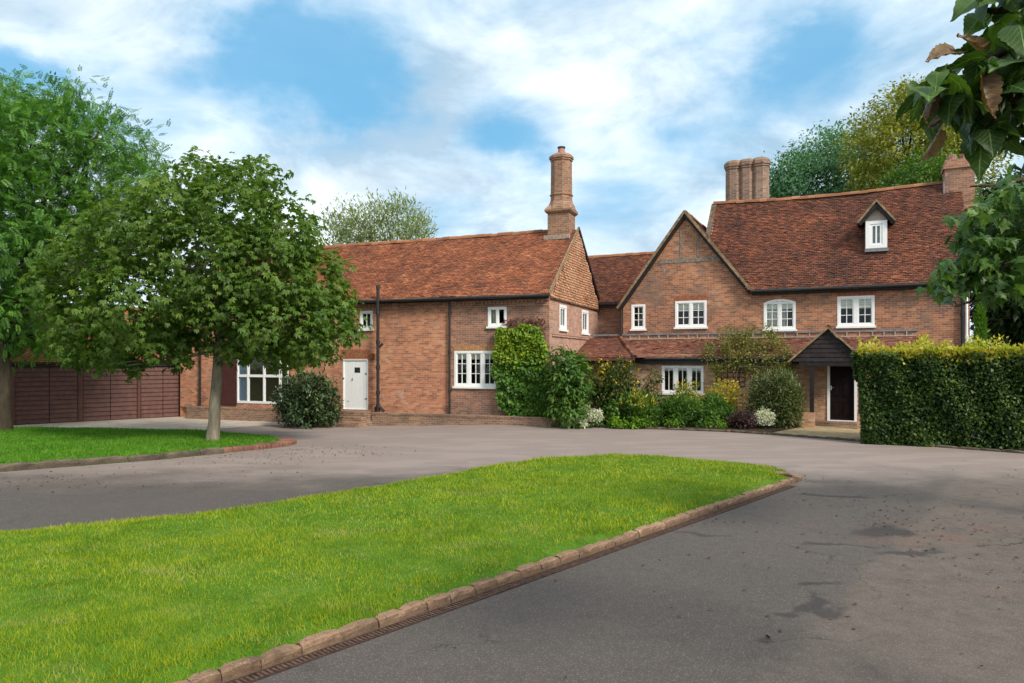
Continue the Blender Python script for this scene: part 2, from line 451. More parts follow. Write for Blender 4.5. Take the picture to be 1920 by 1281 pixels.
M['tile_hung'] = tile_mat('tile_hung', [(0.0, (0.42, 0.18, 0.10)), (0.2, (0.66, 0.32, 0.18)), (0.7, (0.76, 0.43, 0.27)), (1.0, (0.80, 0.55, 0.38))], (0.60, 0.33, 0.21, 1), 0.25, mossamt=0.0)
HT = [(0.0, (0.070, 0.036, 0.029)), (0.3, (0.135, 0.056, 0.039)), (0.6, (0.205, 0.080, 0.050)), (0.85, (0.32, 0.105, 0.056)), (1.0, (0.42, 0.19, 0.11))]
M['tile_house'] = tile_mat('tile_house', HT, (0.070, 0.042, 0.036, 1), 0.7, moss=(0.15, 0.10, 0.06, 1), mossamt=0.22)
M['tile_lean'] = tile_mat('tile_lean', [(0.0, (0.075, 0.035, 0.030)), (0.3, (0.165, 0.066, 0.047)), (0.6, (0.25, 0.098, 0.063)), (1.0, (0.40, 0.20, 0.125))], (0.13, 0.075, 0.058, 1), 0.5, moss=(0.20, 0.15, 0.06, 1), mossamt=0.35)
M['ridge'] = tile_mat('ridge_tile', [(0.0, (0.16, 0.075, 0.045)), (0.5, (0.27, 0.11, 0.06)), (1.0, (0.36, 0.19, 0.10))], (0.22, 0.13, 0.065, 1), 0.5, mossamt=0.3)

# ------------------------------------------------------------------ builders for walls' furniture
def slope(name, O, U, Vv, poly, mat, parent, gauge=0.10, wid=0.165, deck=None, sag=0.0, lift=0.03, rough=0.006):
    """A tiled slope: every tile its own plate, a dark deck below. poly in (u along eave, v up slope) metres."""
    U = U.normalized(); Vv = Vv.normalized(); N = U.cross(Vv)
    if N.z < -0.01 or (abs(N.z) <= 0.01 and N.y > 0): N = -N
    us = [p[0] for p in poly]; vs = [p[1] for p in poly]
    u0, u1, v0, v1 = min(us), max(us), min(vs), max(vs)
    nr = int((v1 - v0) / gauge) + 1; nc = int((u1 - u0) / wid) + 2
    rr, cc = np.meshgrid(np.arange(nr), np.arange(nc), indexing='ij'); rr = rr.ravel(); cc = cc.ravel()
    ua = u0 + (cc - 0.5 * (rr % 2)) * wid + rng.normal(0, 0.004, rr.size); va = v0 + rr * gauge + rng.normal(0, 0.006, rr.size)
    uc = ua + wid / 2; vc = va + gauge / 2
    k = pip(uc, vc, poly); ua, va = ua[k], va[k]; n = len(ua)
    def H(u, v):
        x = (u - u0) / (u1 - u0)
        return -sag * np.sin(np.pi * np.clip(x, 0, 1)) * (0.35 + 0.65 * (v - v0) / max(0.01, v1 - v0)) \
            + 0.018 * np.sin(u * 1.3 + v * 0.8) + 0.014 * np.sin(u * 2.9 - v * 2.1 + 1.0)
    h1 = lift + rng.normal(0, rough, n); tl = rng.normal(0, rough * 0.7, n)
    g = 0.005
    A = []
    for du, dv, hh in ((g, 0, h1 + tl), (wid - g, 0, h1 - tl), (wid - g, gauge * 1.18, 0.003 + 0 * h1), (g, gauge * 1.18, 0.003 + 0 * h1),
                       (g, 0, h1 + tl - 0.03), (wid - g, 0, h1 - tl - 0.03)):
        u = np.clip(ua + du, u0, u1); v = np.minimum(va + dv, v1)
        h = hh + H(u, v)
        A.append(np.array(O)[None] + u[:, None] * np.array(U)[None] + v[:, None] * np.array(Vv)[None] + h[:, None] * np.array(N)[None])
    verts = np.stack(A, 1).reshape(-1, 3)
    b = np.arange(n)[:, None] * 6
    faces = np.concatenate([b + np.array([[0, 1, 2, 3]]), b + np.array([[4, 5, 1, 0]])])
    rn = rng.random(n); rn = np.concatenate([rn, rn * .2])  # front edges coloured darker: the shadow line under each course is painted in
    # deck
    D = np.array([np.array(O) + np.array(U) * p[0] + np.array(Vv) * p[1] - np.array(N) * (0.03 + sag) for p in (deck or poly)])
    if len(D) == 3: D = np.vstack([D, D[2:3] * 0.5 + D[0:1] * 0.5])
    base = len(verts)
    if len(D) == 4:
        verts = np.vstack([verts, D]); faces = np.vstack([faces, [[base, base + 1, base + 2, base + 3]]]); rn = np.append(rn, 0.0)
    me = np_mesh(name, verts, 4, faces, rn)
    return link(name, me, mat, parent)

def ridge_tiles(name, p, q, mat, parent, r=0.11, step=0.33, sag=0.0):
    d = (q - p); L = d.length; d.normalize(); sd = d.cross(V3(0, 0, 1)).normalized(); up = sd.cross(d)
    n = max(1, int(L / step)); vs = []; fs = []; rn = []
    for i in range(n):
        a = i * L / n; b = (i + 1) * L / n + 0.02; k = len(vs); rv = random.random()
        rr = r * random.uniform(0.93, 1.1); dz = random.uniform(-0.012, 0.012)
        for t in (a, b):
            s = -sag * math.sin(math.pi * t / L)
            for j in range(7):
                an = math.pi * (j / 6 * 1.16 - 0.08)
                vs.append(p + d * t + sd * (math.cos(an) * rr) + up * (math.sin(an) * rr + s + dz - 0.03))
        for j in range(6): fs.append((k + j, k + j + 1, k + 8 + j, k + 7 + j)); rn.append(rv)
        for e in (0, 7): fs.append((k + e, k + e + 2, k + e + 4, k + e + 6)); rn.append(rv)
    return link(name, np_mesh(name, [tuple(v) for v in vs], 4, fs, rn), mat, parent)

def window(pl, r, parent, cols=(1.0,), rows=3, bars=1, fw=0.075, mw=0.10, sill=True, blind=0.0, depth=0.05, arch=0.0, label=None, curtain=None, sash=0.035):
    """r = (s0, z0, s1, z1). Frame with casements, glazing bars; pane, sill and blind are its sub-parts. Returns the hole outline."""
    s0, z0, s1, z1 = r
    def outline(i):
        a, b, c, d = s0 + i, z0 + i, s1 - i, z1 - i
        if not arch: return [(a, b), (c, b), (c, d), (a, d)]
        pts = [(a, b), (c, b)]
        for k in range(9):
            x = k / 8
            pts.append((c + (a - c) * x, d - arch + arch * (1 - (2 * x - 1) ** 2)))
        return pts
    mb = MB()
    ring(mb, pl, outline(0), outline(fw), -0.09, depth * 0.3)
    inw = s1 - s0 - 2 * fw; tot = sum(cols); nm = len(cols) - 1
    unit = (inw - nm * mw) / tot; x = s0 + fw
    zt = z1 - fw
    spans = []
    for i, c in enumerate(cols):
        spans.append((x, x + unit * c)); x += unit * c
        if i < nm:
            pl.box(mb, x, x + mw, z0 + fw, zt - (0.004 if not arch else 0.0), -0.085, depth * 0.3 - 0.006); x += mw
    for i, (a, b) in enumerate(spans):
        zz = zt - (arch * 0.55 if arch else 0)
        ring(mb, pl, rect_pts((a, z0 + fw, b, zz)), rect_pts((a + sash, z0 + fw + sash, b - sash, zz - sash)), -0.075, -0.004)
        if arch: pl.box(mb, a, b, zz - 0.002, zt - 0.02 , -0.07, -0.012)
        ia, ib, iz0, iz1 = a + sash, b - sash, z0 + fw + sash, zz - sash
        for k in range(1, bars + 1):
            xx = ia + (ib - ia) * k / (bars + 1); pl.box(mb, xx - 0.013, xx + 0.013, iz0, iz1, -0.06, -0.016)
        for k in range(1, rows):
            z = iz0 + (iz1 - iz0) * k / rows; pl.box(mb, ia, ib, z - 0.012, z + 0.012, -0.058, -0.019)
    o = mb.build('window', M['white'], parent)
    if label: o['label'] = label
    g = MB()
    for a, b in spans:
        g.poly(pl.w(a, z0 + fw, -0.045), pl.w(b, z0 + fw, -0.045), pl.w(b, zt, -0.045), pl.w(a, zt, -0.045))
    g.build('pane', M['glass'], o)
    if sill:
        sb = MB(); pl.box(sb, s0 - 0.05, s1 + 0.05, z0 - 0.075, z0 - 0.002, -0.10, 0.075); sb.build('sill', M['sill'], o)
    if blind:
        for a, b in spans:
            bb = MB(); zb = zt - (zt - z0 - fw) * blind
            for k in range(5):
                za = zb + (zt - zb) * k / 5; zc = zb + (zt - zb) * (k + 1) / 5
                pl.box(bb, a + 0.01, b - 0.01, za, zc - 0.006, -0.070 - 0.006 * (k % 2), -0.058)
            bb.build('blind', M['blind'], o)
    if curtain:
        for ci, f0, f1 in curtain:
            a, b = spans[ci]; cb = MB(); nn = 10; L = b - a
            pts = [(a + L * (f0 + (f1 - f0) * k / nn), -0.16 - 0.025 * (k % 2)) for k in range(nn + 1)]
            for k in range(nn):
                cb.poly(pl.w(pts[k][0], z0 + fw, pts[k][1]), pl.w(pts[k + 1][0], z0 + fw, pts[k + 1][1]), pl.w(pts[k + 1][0], zt, pts[k + 1][1]), pl.w(pts[k][0], zt, pts[k][1]))
            cb.build('curtain', M['blind'], o)
    return outline(0)

def downpipe(pl, s, z0, z1, d, parent, r=0.05, boots=(), label=None, mat='black'):
    mb = MB()
    mb.tube([pl.w(s, z0, d), pl.w(s, z1, d)], r, 10)
    for z in boots:
        mb.tube([pl.w(s, z - 0.07, d), pl.w(s, z + 0.07, d)], r * 1.35, 10)
        pl.box(mb, s - 0.05, s + 0.05, z - 0.018, z + 0.018, max(0.002, d - .09), d)
    o = mb.build('downpipe', M[mat], parent)
    if label: o['label'] = label
    return o

# ------------------------------------------------------------------ the brick wing (left)
W = Pl((1.37, 26.4), (0.934, -0.358))
Wm = -W.n                                     # inwards
GE = Pl((1.37, 26.4), (0.358, 0.934))         # its gable end
WL, WD, WE, WR = -17.6, 7.3, 4.80, 7.80       # left end, depth, eaves, ridge
wing = thing('brick_wing', 'long two-storey brick wing with red tiled roof and a single tall chimney', 'house', W.w(-8, 0.0))

wl_bell = W.at(845, 700)[0]
holes_l, holes_r = [], []
rw = W.rect(675, 583, 699, 617); holes_l.append(window(W, rw, wing, (1,), 1, 1, fw=0.085))
rbw = W.rect(445, 640, 541, 757)
rdoor = W.rect(643, 674, 690, 768)
holes_l.append(rect_pts(rdoor))
rsh = W.rect(414, 640, 444.4, 760)
# tall barn window with a broad transom grid
mb = MB(); s0, z0, s1, z1 = rbw
ring(mb, W, rect_pts(rbw), rect_pts((s0 + .06, z0 + .1, s1 - .06, z1 - .06)), -0.10, 0.02)
for px in (465, 495, 525):
    x = W.at(px, 700)[0]; W.box(mb, x - .045, x + .045, z0 + .1, z1 - .06, -0.09, 0.012)
for py in (705, 660):
    z = W.at(492, py)[1]; W.box(mb, s0 + .06, s1 - .06, z - .055, z + .055, -0.088, 0.006)
bw = mb.build('window', M['white'], wing); bw['label'] = 'tall white barn window of large panes'
g = MB(); g.poly(W.w(s0 + .05, z0 + .05, -.05), W.w(s1 - .05, z0 + .05, -.05), W.w(s1 - .05, z1 - .05, -.05), W.w(s0 + .05, z1 - .05, -.05)); g.build('pane', M['glass'], bw)
mb = MB(); xa_ = W.at(465, 700)[0]; W.box(mb, s0 - .1, xa_, z0, z1, -.10, -.07); mb.build('blind', plain('blue_blind', (.42, .50, .66, 1), .9, .1, .06), bw)
mb = MB(); W.box(mb, xa_ + .01, s1 + .3, z0, z1, -.16, -.13); mb.build('curtain', plain('brown_curtain', (.12, .085, .065, 1), .9, .1, .15), bw)
holes_l.append(rect_pts(rbw))
rw2 = W.rect(915, 575, 950, 612); holes_r.append(window(W, rw2, wing, (1, 1), 1, 0, fw=0.085, mw=0.07, sash=0.03, curtain=[(0, 0.0, 0.55)]))
rw3 = W.rect(852, 658, 932, 725); holes_r.append(window(W, rw3, wing, (1, 1, 1), 3, 1, fw=0.085, mw=0.12, blind=0.2))

mb = MB(); wall(mb, W, [(WL, -0.5), (wl_bell, -0.5), (wl_bell, WE + .12), (WL, WE + .12)], holes_l)
tag(mb.build('wall', M['brick_orange'], wing), 'orange brick wall left of the second drainpipe')
mb = MB(); wall(mb, W, [(wl_bell, -0.5), (0, -0.5), (0, WE + .12), (wl_bell, WE + .12)], holes_r)
tag(mb.build('wall', M['brick_brown'], wing), 'browner brick wall right of the second drainpipe')
# gable end wall with two narrow windows, back and far walls
hg = []
ra = GE.rect(1049, 572, 1062, 618); hg.append(window(GE, ra, wing, (1,), 1, 1, fw=0.11, sash=0.05))
rb = GE.rect(1091, 582, 1103, 625); hg.append(window(GE, rb, wing, (1,), 1, 1, fw=0.11, sash=0.05))
mb = MB(); wall(mb, GE, [(0, -0.5), (WD, -0.5), (WD, WE), (WD / 2, WR - .15), (0, WE)], hg)
tag(mb.build('wall', M['brick_pink'], wing), 'pale pink brick gable end wall')
mb = MB()
c1, c2, c3 = W.w(WL, 0), W.w(WL, 0, -WD), W.w(0, 0, -WD)
def up(p, z): return p + V3(0, 0, z)
mb.poly(up(c1, -.5), up(c2, -.5), up(c2, WE), up((c1 + c2) / 2, WR - .15), up(c1, WE))
mb.poly(up(c2, -.5), up(c3, -.5), up(c3, WE), up(c2, WE))
mb.build('wall', M['brick_brown'], wing)
mb = MB()
for z in (0.35, 2.55):
    mb.poly(*(W.w(a, z, d) for a, d in ((WL + .03, -.3), (-.03, -.3), (-.03, -WD + .03), (WL + .03, -WD + .03))))
mb.poly(W.w(WL + .03, .35, -3.0), W.w(-.03, .35, -3.0), W.w(-.03, 4.7, -3.0), W.w(WL + .03, 4.7, -3.0))
mb.build('interior', M['room'], wing)
# string course on the gable end, brick arch heads, dentil course
mb = MB()
GE.box(mb, 0.3, WD, 3.28, 3.34, 0.003, 0.045)
GE.box(mb, 0.3, WD, 3.36, 3.43, 0.003, 0.03)
mb.build('string_course', M['brick_pink'], wing)
mb = MB()
for k in range(int((0 - (-9.9)) / 0.16)):
    a = -9.9 + k * 0.16
    W.box(mb, a, a + 0.085, WE - 0.30, WE - 0.20, 0.003, 0.055)
W.box(mb, -12.5, 0, WE - 0.20, WE - 0.02, 0.003, 0.07)
W.box(mb, -12.5, 0, WE - 0.40, WE - 0.355, 0.003, 0.03)
mb.build('dentil_course', M['brick_brown'], wing)
def soldier(pl, r, parent, mat, h=0.2, pad=0.05):
    mb = MB(); n = max(4, int((r[2] - r[0] + 2 * pad) / 0.075)); w = (r[2] - r[0] + 2 * pad) / n
    for k in range(n):
        a = r[0] - pad + k * w
        pl.box(mb, a + .005, a + w - .005, r[3] + .006, r[3] + h + random.uniform(-.01, .01), -.02, 0.006 + random.uniform(0, .004))
    return mb.build('brick_lintel', mat, parent)
M['lintel'] = plain('lintel_brick', (0.46, 0.24, 0.12, 1), 0.9, 0.1, 0.35, 16)
M['lintel_red'] = plain('lintel_red', (0.35, 0.13, 0.075, 1), 0.9, 0.1, 0.35, 16)
soldier(W, rw3, wing, M['lintel'], 0.24)
soldier(W, (rdoor[0], 0, rdoor[2], rdoor[3] + .06), wing, M['lintel_red'], 0.34, 0.12)

# white plank door
s0, z0, s1, z1 = rdoor
mb = MB()
n = 6; w = (s1 - s0 - .08) / n
for k in range(n): W.box(mb, s0 + .04 + k * w + .004, s0 + .04 + (k + 1) * w - .004, z0 + .02, z1 - .04, -0.07, -0.035)
W.box(mb, s0 + .04, s1 - .04, z0 + .02, z1 - .04, -0.10, -0.072)
door = tag(mb.build('door', M['white'], wing), 'white plank door with a tiny square window')
mb = MB(); ring(mb, W, rect_pts(rdoor), rect_pts((s0 + .04, z0 + .02, s1 - .04, z1 - .04)), -0.11, 0.0); mb.build('door_frame', M['white'], door)
rp = W.rect(664, 689, 674.5, 699)
mb = MB(); W.box(mb, rp[0], rp[2], rp[1], rp[3], -0.04, -0.030); mb.build('pane', plain('black_glass', (.008, .009, .011, 1), .08, .5, .1), door)
h = W.at(660, 711)
mb = MB(); mb.tube([W.w(h[0], h[1], -.034), W.w(h[0], h[1], .02)], .016, 8); W.box(mb, h[0] - .02, h[0] + .02, h[1] - .06, h[1] + .05, -.034, -.026); mb.build('handle', M['brass'], door)
for py in (701, 748):
    mb = MB(); z = W.at(686, py)[1]; W.box(mb, s1 - .16, s1 + .02, z - .018, z + .018, -.036, -.02); mb.build('hinge', M['black'], door)
# brown boarded shutter by the barn window
s0, z0, s1, z1 = rsh
mb = MB(); n = 5; w = (s1 - s0) / n
for k in range(n): W.box(mb, s0 + k * w + .003, s0 + (k + 1) * w - .003, z0, z1, 0.006, 0.045 + (k % 2) * .003)
mb.build('shutter', M['maroon_dark'], wing)
# pipes, gutter, fascia
x = W.at(717, 650)[0]
zt = W.at(717, 538)[1]; zb = W.at(717, 770)[1]
p1 = downpipe(W, x, zb - .1, zt, 0.34, wing, 0.062, (WE - .55, 3.1, 2.1, 1.1, .55), 'thick black soil pipe rising past the eaves')
mb = MB(); mb.tube([W.w(x + .18, 3.05, .26), W.w(x, 2.86, .34)], .05, 8); mb.build('branch_pipe', M['black'], p1); mb = MB(); mb.tube([W.w(x + .25, zb, .3), W.w(x + .02, zb + .22, .34)], .06, 8)
W.box(mb, x - .15, x + .02, zb - .05, zb + .18,   .2, .36); mb.build('gully', M['black'], p1); mb = MB(); mb.tube([W.w(x, zt - .14, .34), W.w(x, zt + .02, .34)], .078, 10); mb.build('collar', M['black'], p1)
downpipe(W, wl_bell, .3, WE - .1, 0.10, wing, 0.042, (4.2, 2.7, 1.2), 'thin black rainwater pipe where the brick changes colour')
x = W.at(378, 700)[0]; downpipe(W, x, .3, WE - .1, 0.10, wing, 0.05, (2.7,), 'black rainwater pipe at the far corner by the garage')
mb = MB(); W.box(mb, WL - .1, .06, WE - .16, WE + .03, .215, .24); mb.build('fascia', M['fascia'], wing)
mb = MB()
gp = [W.w(WL - .1, WE - .06, .31), W.w(0.1, WE - .06, .31)]
mb.tube(gp, .062, 10); mb.build('gutter', M['black'], wing)
b = W.at(699, 668); mb = MB(); W.box(mb, b[0] - .09, b[0] + .09, b[1] - .11, b[1] + .11, .003, .10); mb.build('vent_box', M['rust'], wing)
# roof: eaves overhang 0.27 m
ov = 0.30
Vf = (Wm * (WD / 2 + ov) + V3(0, 0, WR - WE)); Lf = Vf.length
roof = slope('roof', W.w(0, WE, ov), W.u, Vf, [(WL - .1, 0), (0.08, 0), (0.08, Lf), (WL - .1, Lf)], M['tile_wing'], wing, sag=0.05)
Vb = (W.n * (WD / 2 + ov) + V3(0, 0, WR - WE))
bo = W.w(0, WE, -WD - ov)
slope('back_slope', bo, W.u, Vb, [(WL - .1, 0), (0.08, 0), (0.08, Lf), (WL - .1, Lf)], M['tile_wing'], roof, gauge=0.3, wid=0.5)
ridge_tiles('ridge_tiles', W.w(WL - .1, WR + .02, -WD / 2), W.w(-.2, WR + .02, -WD / 2), M['ridge'], roof, sag=0.05)
slope('hung_tiles', GE.w(0, WE - .10, 0.05), GE.u, V3(0, 0, 1), [(0.02, 0), (WD - .02, 0), (WD / 2, WR - WE + .06)], M['tile_hung'], wing, lift=0.03)
mb = MB(); GE.box(mb, 0, WD, WE - .14, WE - .10, 0.004, 0.075); mb.build('tilting_fillet', M['barge_dark'], wing)
mb = MB()
mb.bar(GE.w(-ov, WE + .0, .09), GE.w(WD / 2, WR + .05, .09), .05, .13); mb.build('barge_board', M['barge'], wing)
mb = MB()
mb.bar(GE.w(WD + ov, WE - .02, .09), GE.w(WD / 2, WR + .05, .087), .06, .15); mb.bar(GE.w(WD + ov - .1, WE - .35, .06), GE.w(WD + ov + .02, WE + .03, .06), .08, .12)
mb.build('barge_board', M['fascia'], wing)
# tall chimney: square base, skirt, octagonal shaft, corbelled head
cc = W.w(-.62, 0, -WD / 2 + .12)
ch = MB()
ch.lathe(cc, [(.645, 6.6), (.645, 8.40), (.72, 8.44), (.79, 8.50), (.80, 8.57), (.70, 8.68), (.58, 8.78)], 4, 0.5, ax=W.u, ay=Wm)
ch.lathe(cc, [(.62, 8.58), (.55, 8.80), (.48, 8.92), (.45, 9.05), (.45, 9.18), (.49, 9.20), (.49, 9.25), (.45, 9.27), (.435, 10.62), (.475, 10.64), (.475, 10.70), (.515, 10.72), (.515, 10.82), (.42, 10.90), (.25, 10.97)], 8, 0.5, ax=W.u, ay=Wm)
ch = ch.build('chimney', M['brick_chimney'], wing); ch['label'] = 'tall octagonal brick chimney on a flared base'
mb = MB(); mb.lathe(cc, [(.15, 10.94), (.135, 11.18), (.13, 11.19)], 14); mb.build('pot', M['pot'], ch)
mb = MB(); mb.lathe(cc, [(.165, 11.19), (.165, 11.24), (.1, 11.25)], 14); mb.build('cowl', M['fascia'], ch)
mb = MB(); mb.bar(W.w(-1.2, 7.42, -WD / 2 + .68), W.w(-.1, 7.42, -WD / 2 + .68), .1, .16, V3(0, -.3, 1)); mb.build('flashing', M['mortar'], ch)

# ------------------------------------------------------------------ the farmhouse (right)
H = Pl((12.18, 27.4), (0.899, -0.438))
Hm = -H.n
HE, HR, HDp = 5.16, 9.49, 7.0
SL, SG0, SGA, SG1, SR = -5.05, -8.23, -5.55, -2.98, 4.45
ZGL, ZGR, ZGA = 4.72, 5.22, 8.50
LD = 1.47                                             # lean-to depth
LT = H.out(LD)
house = thing('brick_farmhouse', 'tall old brick farmhouse with gabled front, dormer and dark weatherboarded porch', 'house', H.w(-2, 0))

hh = []
for px, kw in (((1184, 571, 1210, 617), dict(cols=(1,), rows=3, bars=1, curtain=None)),
               ((1266, 564, 1325, 613.5), dict(cols=(1, 1), rows=3, bars=1, blind=0.3)),
               ((1432, 561, 1492, 618), dict(cols=(1, 1), rows=3, bars=1, arch=0.13, blind=0.3, curtain=[(0, 0.0, 1.0), (1, 0.0, .35)])),
               ((1570, 555, 1640, 611.5), dict(cols=(1, 1), rows=3, bars=1, blind=0.4, mw=0.15))):
    r = H.rect(*px); hh.append(window(H, r, house, fw=0.085, **kw))
    if px[0] in (1266, 1570):
        soldier(H, r, house, M['lintel_red'], 0.22)
front = [(SG0, -0.4), (SR, -0.4), (SR, HE + .06), (SG1 + .08, HE + .06), (SGA, ZGA - .12), (SG0, ZGL)]
mb = MB(); wall(mb, H, front, hh)
mb.build('wall', M['brick_house'], house)
mb = MB()
RE = Pl((H.w(SR, 0).x, H.w(SR, 0).y), (Hm.x, Hm.y))
wall(mb, RE, [(0, -.4), (HDp, -.4), (HDp, HE), (HDp / 2, HR - .1), (0, HE)])
a, b2, c = H.w(SR, 0, -HDp), H.w(SG0, 0, -HDp), H.w(SG0, 0)
mb.poly(up(a, -.4), up(b2, -.4), up(b2, HE), up(a, HE)); mb.poly(up(b2, -.4), up(c, -.4), up(c, ZGL), up(b2, HE))
q0, q1 = H.w(SL + .12, 0, 0), H.w(SL + .12, 0, -HDp)
mb.poly(up(q0, HE - .3), up(q1, HE - .3), up((q0 + q1) / 2, HR - .12))
mb.build('wall', M['brick_house'], house)
mb = MB()
for z in (.25, 3.0, 5.0):
    mb.poly(*(H.w(a_, z, d) for a_, d in ((SG0 + .05, -.3), (SR - .05, -.3), (SR - .05, -HDp + .05), (SG0 + .05, -HDp + .05))))
mb.poly(H.w(SG0 + .05, .2, -3.2), H.w(SR - .05, .2, -3.2), H.w(SR - .05, 5, -3.2), H.w(SG0 + .05, 5, -3.2))
mb.build('interior', M['room'], house)
# main roof
Vh = Hm * (HDp / 2 + .30) + V3(0, 0, HR - HE + .0); Lh = Vh.length
hroof = slope('roof', H.w(0, HE + .02, .30), H.u, Vh, [(SG1 - .12, 0), (SR + .1, 0), (SR + .1, Lh), (SL, Lh), (SL, 0.75), (SG1 - .12, 0.5)], M['tile_house'], house, sag=0.13, rough=0.009, deck=[(SG1, 0), (SR + .1, 0), (SR + .1, Lh), (SL, Lh)])
Vhb = H.n * (HDp / 2 + .30) + V3(0, 0, HR - HE)
slope('back_slope', H.w(0, HE + .02, -HDp - .3), H.u, Vhb, [(SL, 0), (SR + .1, 0), (SR + .1, Lh), (SL, Lh)], M['tile_house'], hroof, gauge=.3, wid=.5)
ridge_tiles('ridge_tiles', H.w(SL, HR + .04, -HDp / 2), H.w(SR + .1, HR + .04, -HDp / 2), M['ridge'], hroof, sag=0.13)
mb = MB(); mb.bar(H.w(SL + .03, HE + 0.25, .1).lerp(H.w(SL + .03, HR - .02, -HDp / 2), .45), H.w(SL + .03, HR - .02, -HDp / 2), .22, .10); mb.build('barge_board', M['barge_dark'], hroof)
# cross gable roof running back
gp0, gpb = 0.18, -HDp + 1.0
VgR = H.u * (-(SG1 + .02 - SGA)) + V3(0, 0, ZGA - ZGR); VgL = H.u * (SGA - SG0 + .12) + V3(0, 0, ZGA - ZGL)
groof = slope('cross_gable_roof', H.w(SG1 + .02, ZGR, 0) , Hm, VgR, [(-gp0, 0), (4.0, 0), (4.0, VgR.length), (-gp0, VgR.length)], M['tile_house'], house)
slope('left_slope', H.w(SG0 - .12, ZGL - .02, 0), Hm, VgL, [(-gp0, 0), (5.0, 0), (5.0, VgL.length), (-gp0, VgL.length)], M['tile_house'], groof)
ridge_tiles('ridge_tiles', H.w(SGA, ZGA + .0, gp0 - .02), H.w(SGA, ZGA, -4.0), M['ridge'], groof)
mb = MB(); mb.bar(H.w(SG1 + .06, ZGR - .06, gp0 + .03), H.w(SGA, ZGA + .03, gp0 + .03), .05, .11); mb.build('barge_board', M['barge'], groof)
mb = MB(); mb.bar(H.w(SG0 - .2, ZGL - .10, gp0 + .03), H.w(SGA, ZGA + .03, gp0 + .027), .05, .10); mb.build('barge_board', M['barge'], groof)
mb = MB()
mb.bar(H.w(SG1 + .0, ZGR - .16, .09), H.w(SGA, ZGA - .12, .09), .16, .12)
mb.bar(H.w(SG0 - .14, ZGL - .2, .09), H.w(SGA, ZGA - .12, .087), .16, .12)
mb.build('soffit', M['fascia'], groof)
# timber framing in the gable
z = H.at(1295, 487)[1]
mb = MB()
l_, r_ = H.at(1237, 487)[0], H.at(1355, 487)[0]
H.box(mb, l_, r_, z - .10, z + .07, 0.003, .02)
for px in (1277, 1309):
    s, zt_ = H.at(px, 432); H.box(mb, s - .045, s + .045, z + .073, zt_, 0.003, .016)
mb.build('timber_frame', M['oak'], house)
# eaves board under the main roof, gutter
mb = MB(); H.box(mb, SG1 + .1, SR + .1, HE - .18, HE + .0, .18, .22); H.box(mb, SG1 + .1, SR + .1, HE - .19, HE - .15, .004, .178); mb.build('fascia', M['fascia'], house)
mb = MB(); mb.tube([H.w(SG1 + .05, HE - .05, .29), H.w(SR + .15, HE - .05, .29)], .06, 10); mb.build('gutter', M['black'], house)
# lead and mortar strip over the lean-to
zt0 = H.at(1400, 625)[1]
mb = MB(); H.box(mb, -9.7, 2.85, zt0 - .02, zt0 + .045, .003, .04); mb.build('lead_strip', M['lead'], house)
mb = MB()
s = SG0 + .3
while s < 2.7:
    H.box(mb, s, s + .035, zt0 - .17, zt0 - .022, .003, .035); s += random.uniform(.36, .46)
H.box(mb, SG0 - 1, 2.8, zt0 - .20, zt0 - .165, .003, .05); mb.build('mortar_fillet', M['mortar'], house)
# link roof and wall in the recess between wing and gable
K = Pl((3.98, 33.2), (0.899, -0.438))
mb = MB(); mb.poly(K.w(-.3, -.4), K.w(2.2, -.4), K.w(2.2, 5.0), K.w(-.3, 5.0)); mb.build('wall', M['brick_brown'], house)
KE = K.at(1145, 569)[1]; Vk = -K.n * 2.9 + V3(0, 0, 2.55)
lroof = slope('link_roof', K.w(0, KE, .3), K.u, Vk, [(-1.6, 0), (2.6, 0), (3.6, Vk.length), (-2.2, Vk.length)], M['tile_house'], house)
ridge_tiles('ridge_tiles', K.w(-2.2, KE + 2.57, -2.6), K.w(3.6, KE + 2.57, -2.6), M['ridge'], lroof)
mb = MB(); mb.tube([K.w(-.2, KE - .05, .3), K.w(1.4, KE - .05, .3)], .06, 8); K.box(mb, -.2, 1.5, KE - .2, KE - .02, .1, .2); mb.build('gutter', M['black'], lroof)
s = H.at(1166, 600)[0]; downpipe(H, s - .02, zt0, ZGL - .1, .06, house, .05)
# chimneys
c2 = H.w(SL + 1.36, 0, -HDp / 2 - .78); zc = 11.52
mb = MB()
H.box(mb, SL + .43, SL + 2.29, 7.0, 9.35, -HDp / 2 - 1.3, -HDp / 2 - .25)
for k in (-.57, 0, .57):
    q = c2 + H.u * k
    mb.lathe(q, [(.40, 9.2), (.385, 9.5), (.40, 9.6), (.395, zc - .42), (.43, zc - .40), (.43, zc - .32), (.47, zc - .30), (.47, zc - .14), (.40, zc - .06), (.2, zc)], 8, .5, ax=H.u, ay=Hm)
st = mb.build('chimney', M['brick_stack'], house); st['label'] = 'broad chimney of three joined shafts with lichen on top'
M['lichen'] = plain('orange_lichen', (0.30, 0.19, 0.06, 1), .95, .1, .45, 7)
mb = MB()
for k in (-.57, 0, .57): mb.lathe(c2 + H.u * k, [(.40, zc - .055), (.36, zc - .02), (.18, zc + .03)], 8, .5, ax=H.u, ay=Hm)
mb.build('lichen_cap', M['lichen'], st)
mb = MB(); s = H.out(-HDp / 2).at(1797, 300)[0]
zc3 = H.out(-HDp / 2).at(1797, 303)[1]
H.box(mb, s - .50, s + .50, 8.3, zc3, -HDp / 2 - .45, -HDp / 2 + .45); H.box(mb, s - .56, s + .56, zc3 - .36, zc3 - .22, -HDp / 2 - .51, -HDp / 2 + .51)
mb.lathe(H.w(s - .24, 0, -HDp / 2), [(.20, zc3 - .05), (.17, zc3 + .28)], 10); mb.lathe(H.w(s + .24, 0, -HDp / 2), [(.20, zc3 - .05), (.17, zc3 + .28)], 10)
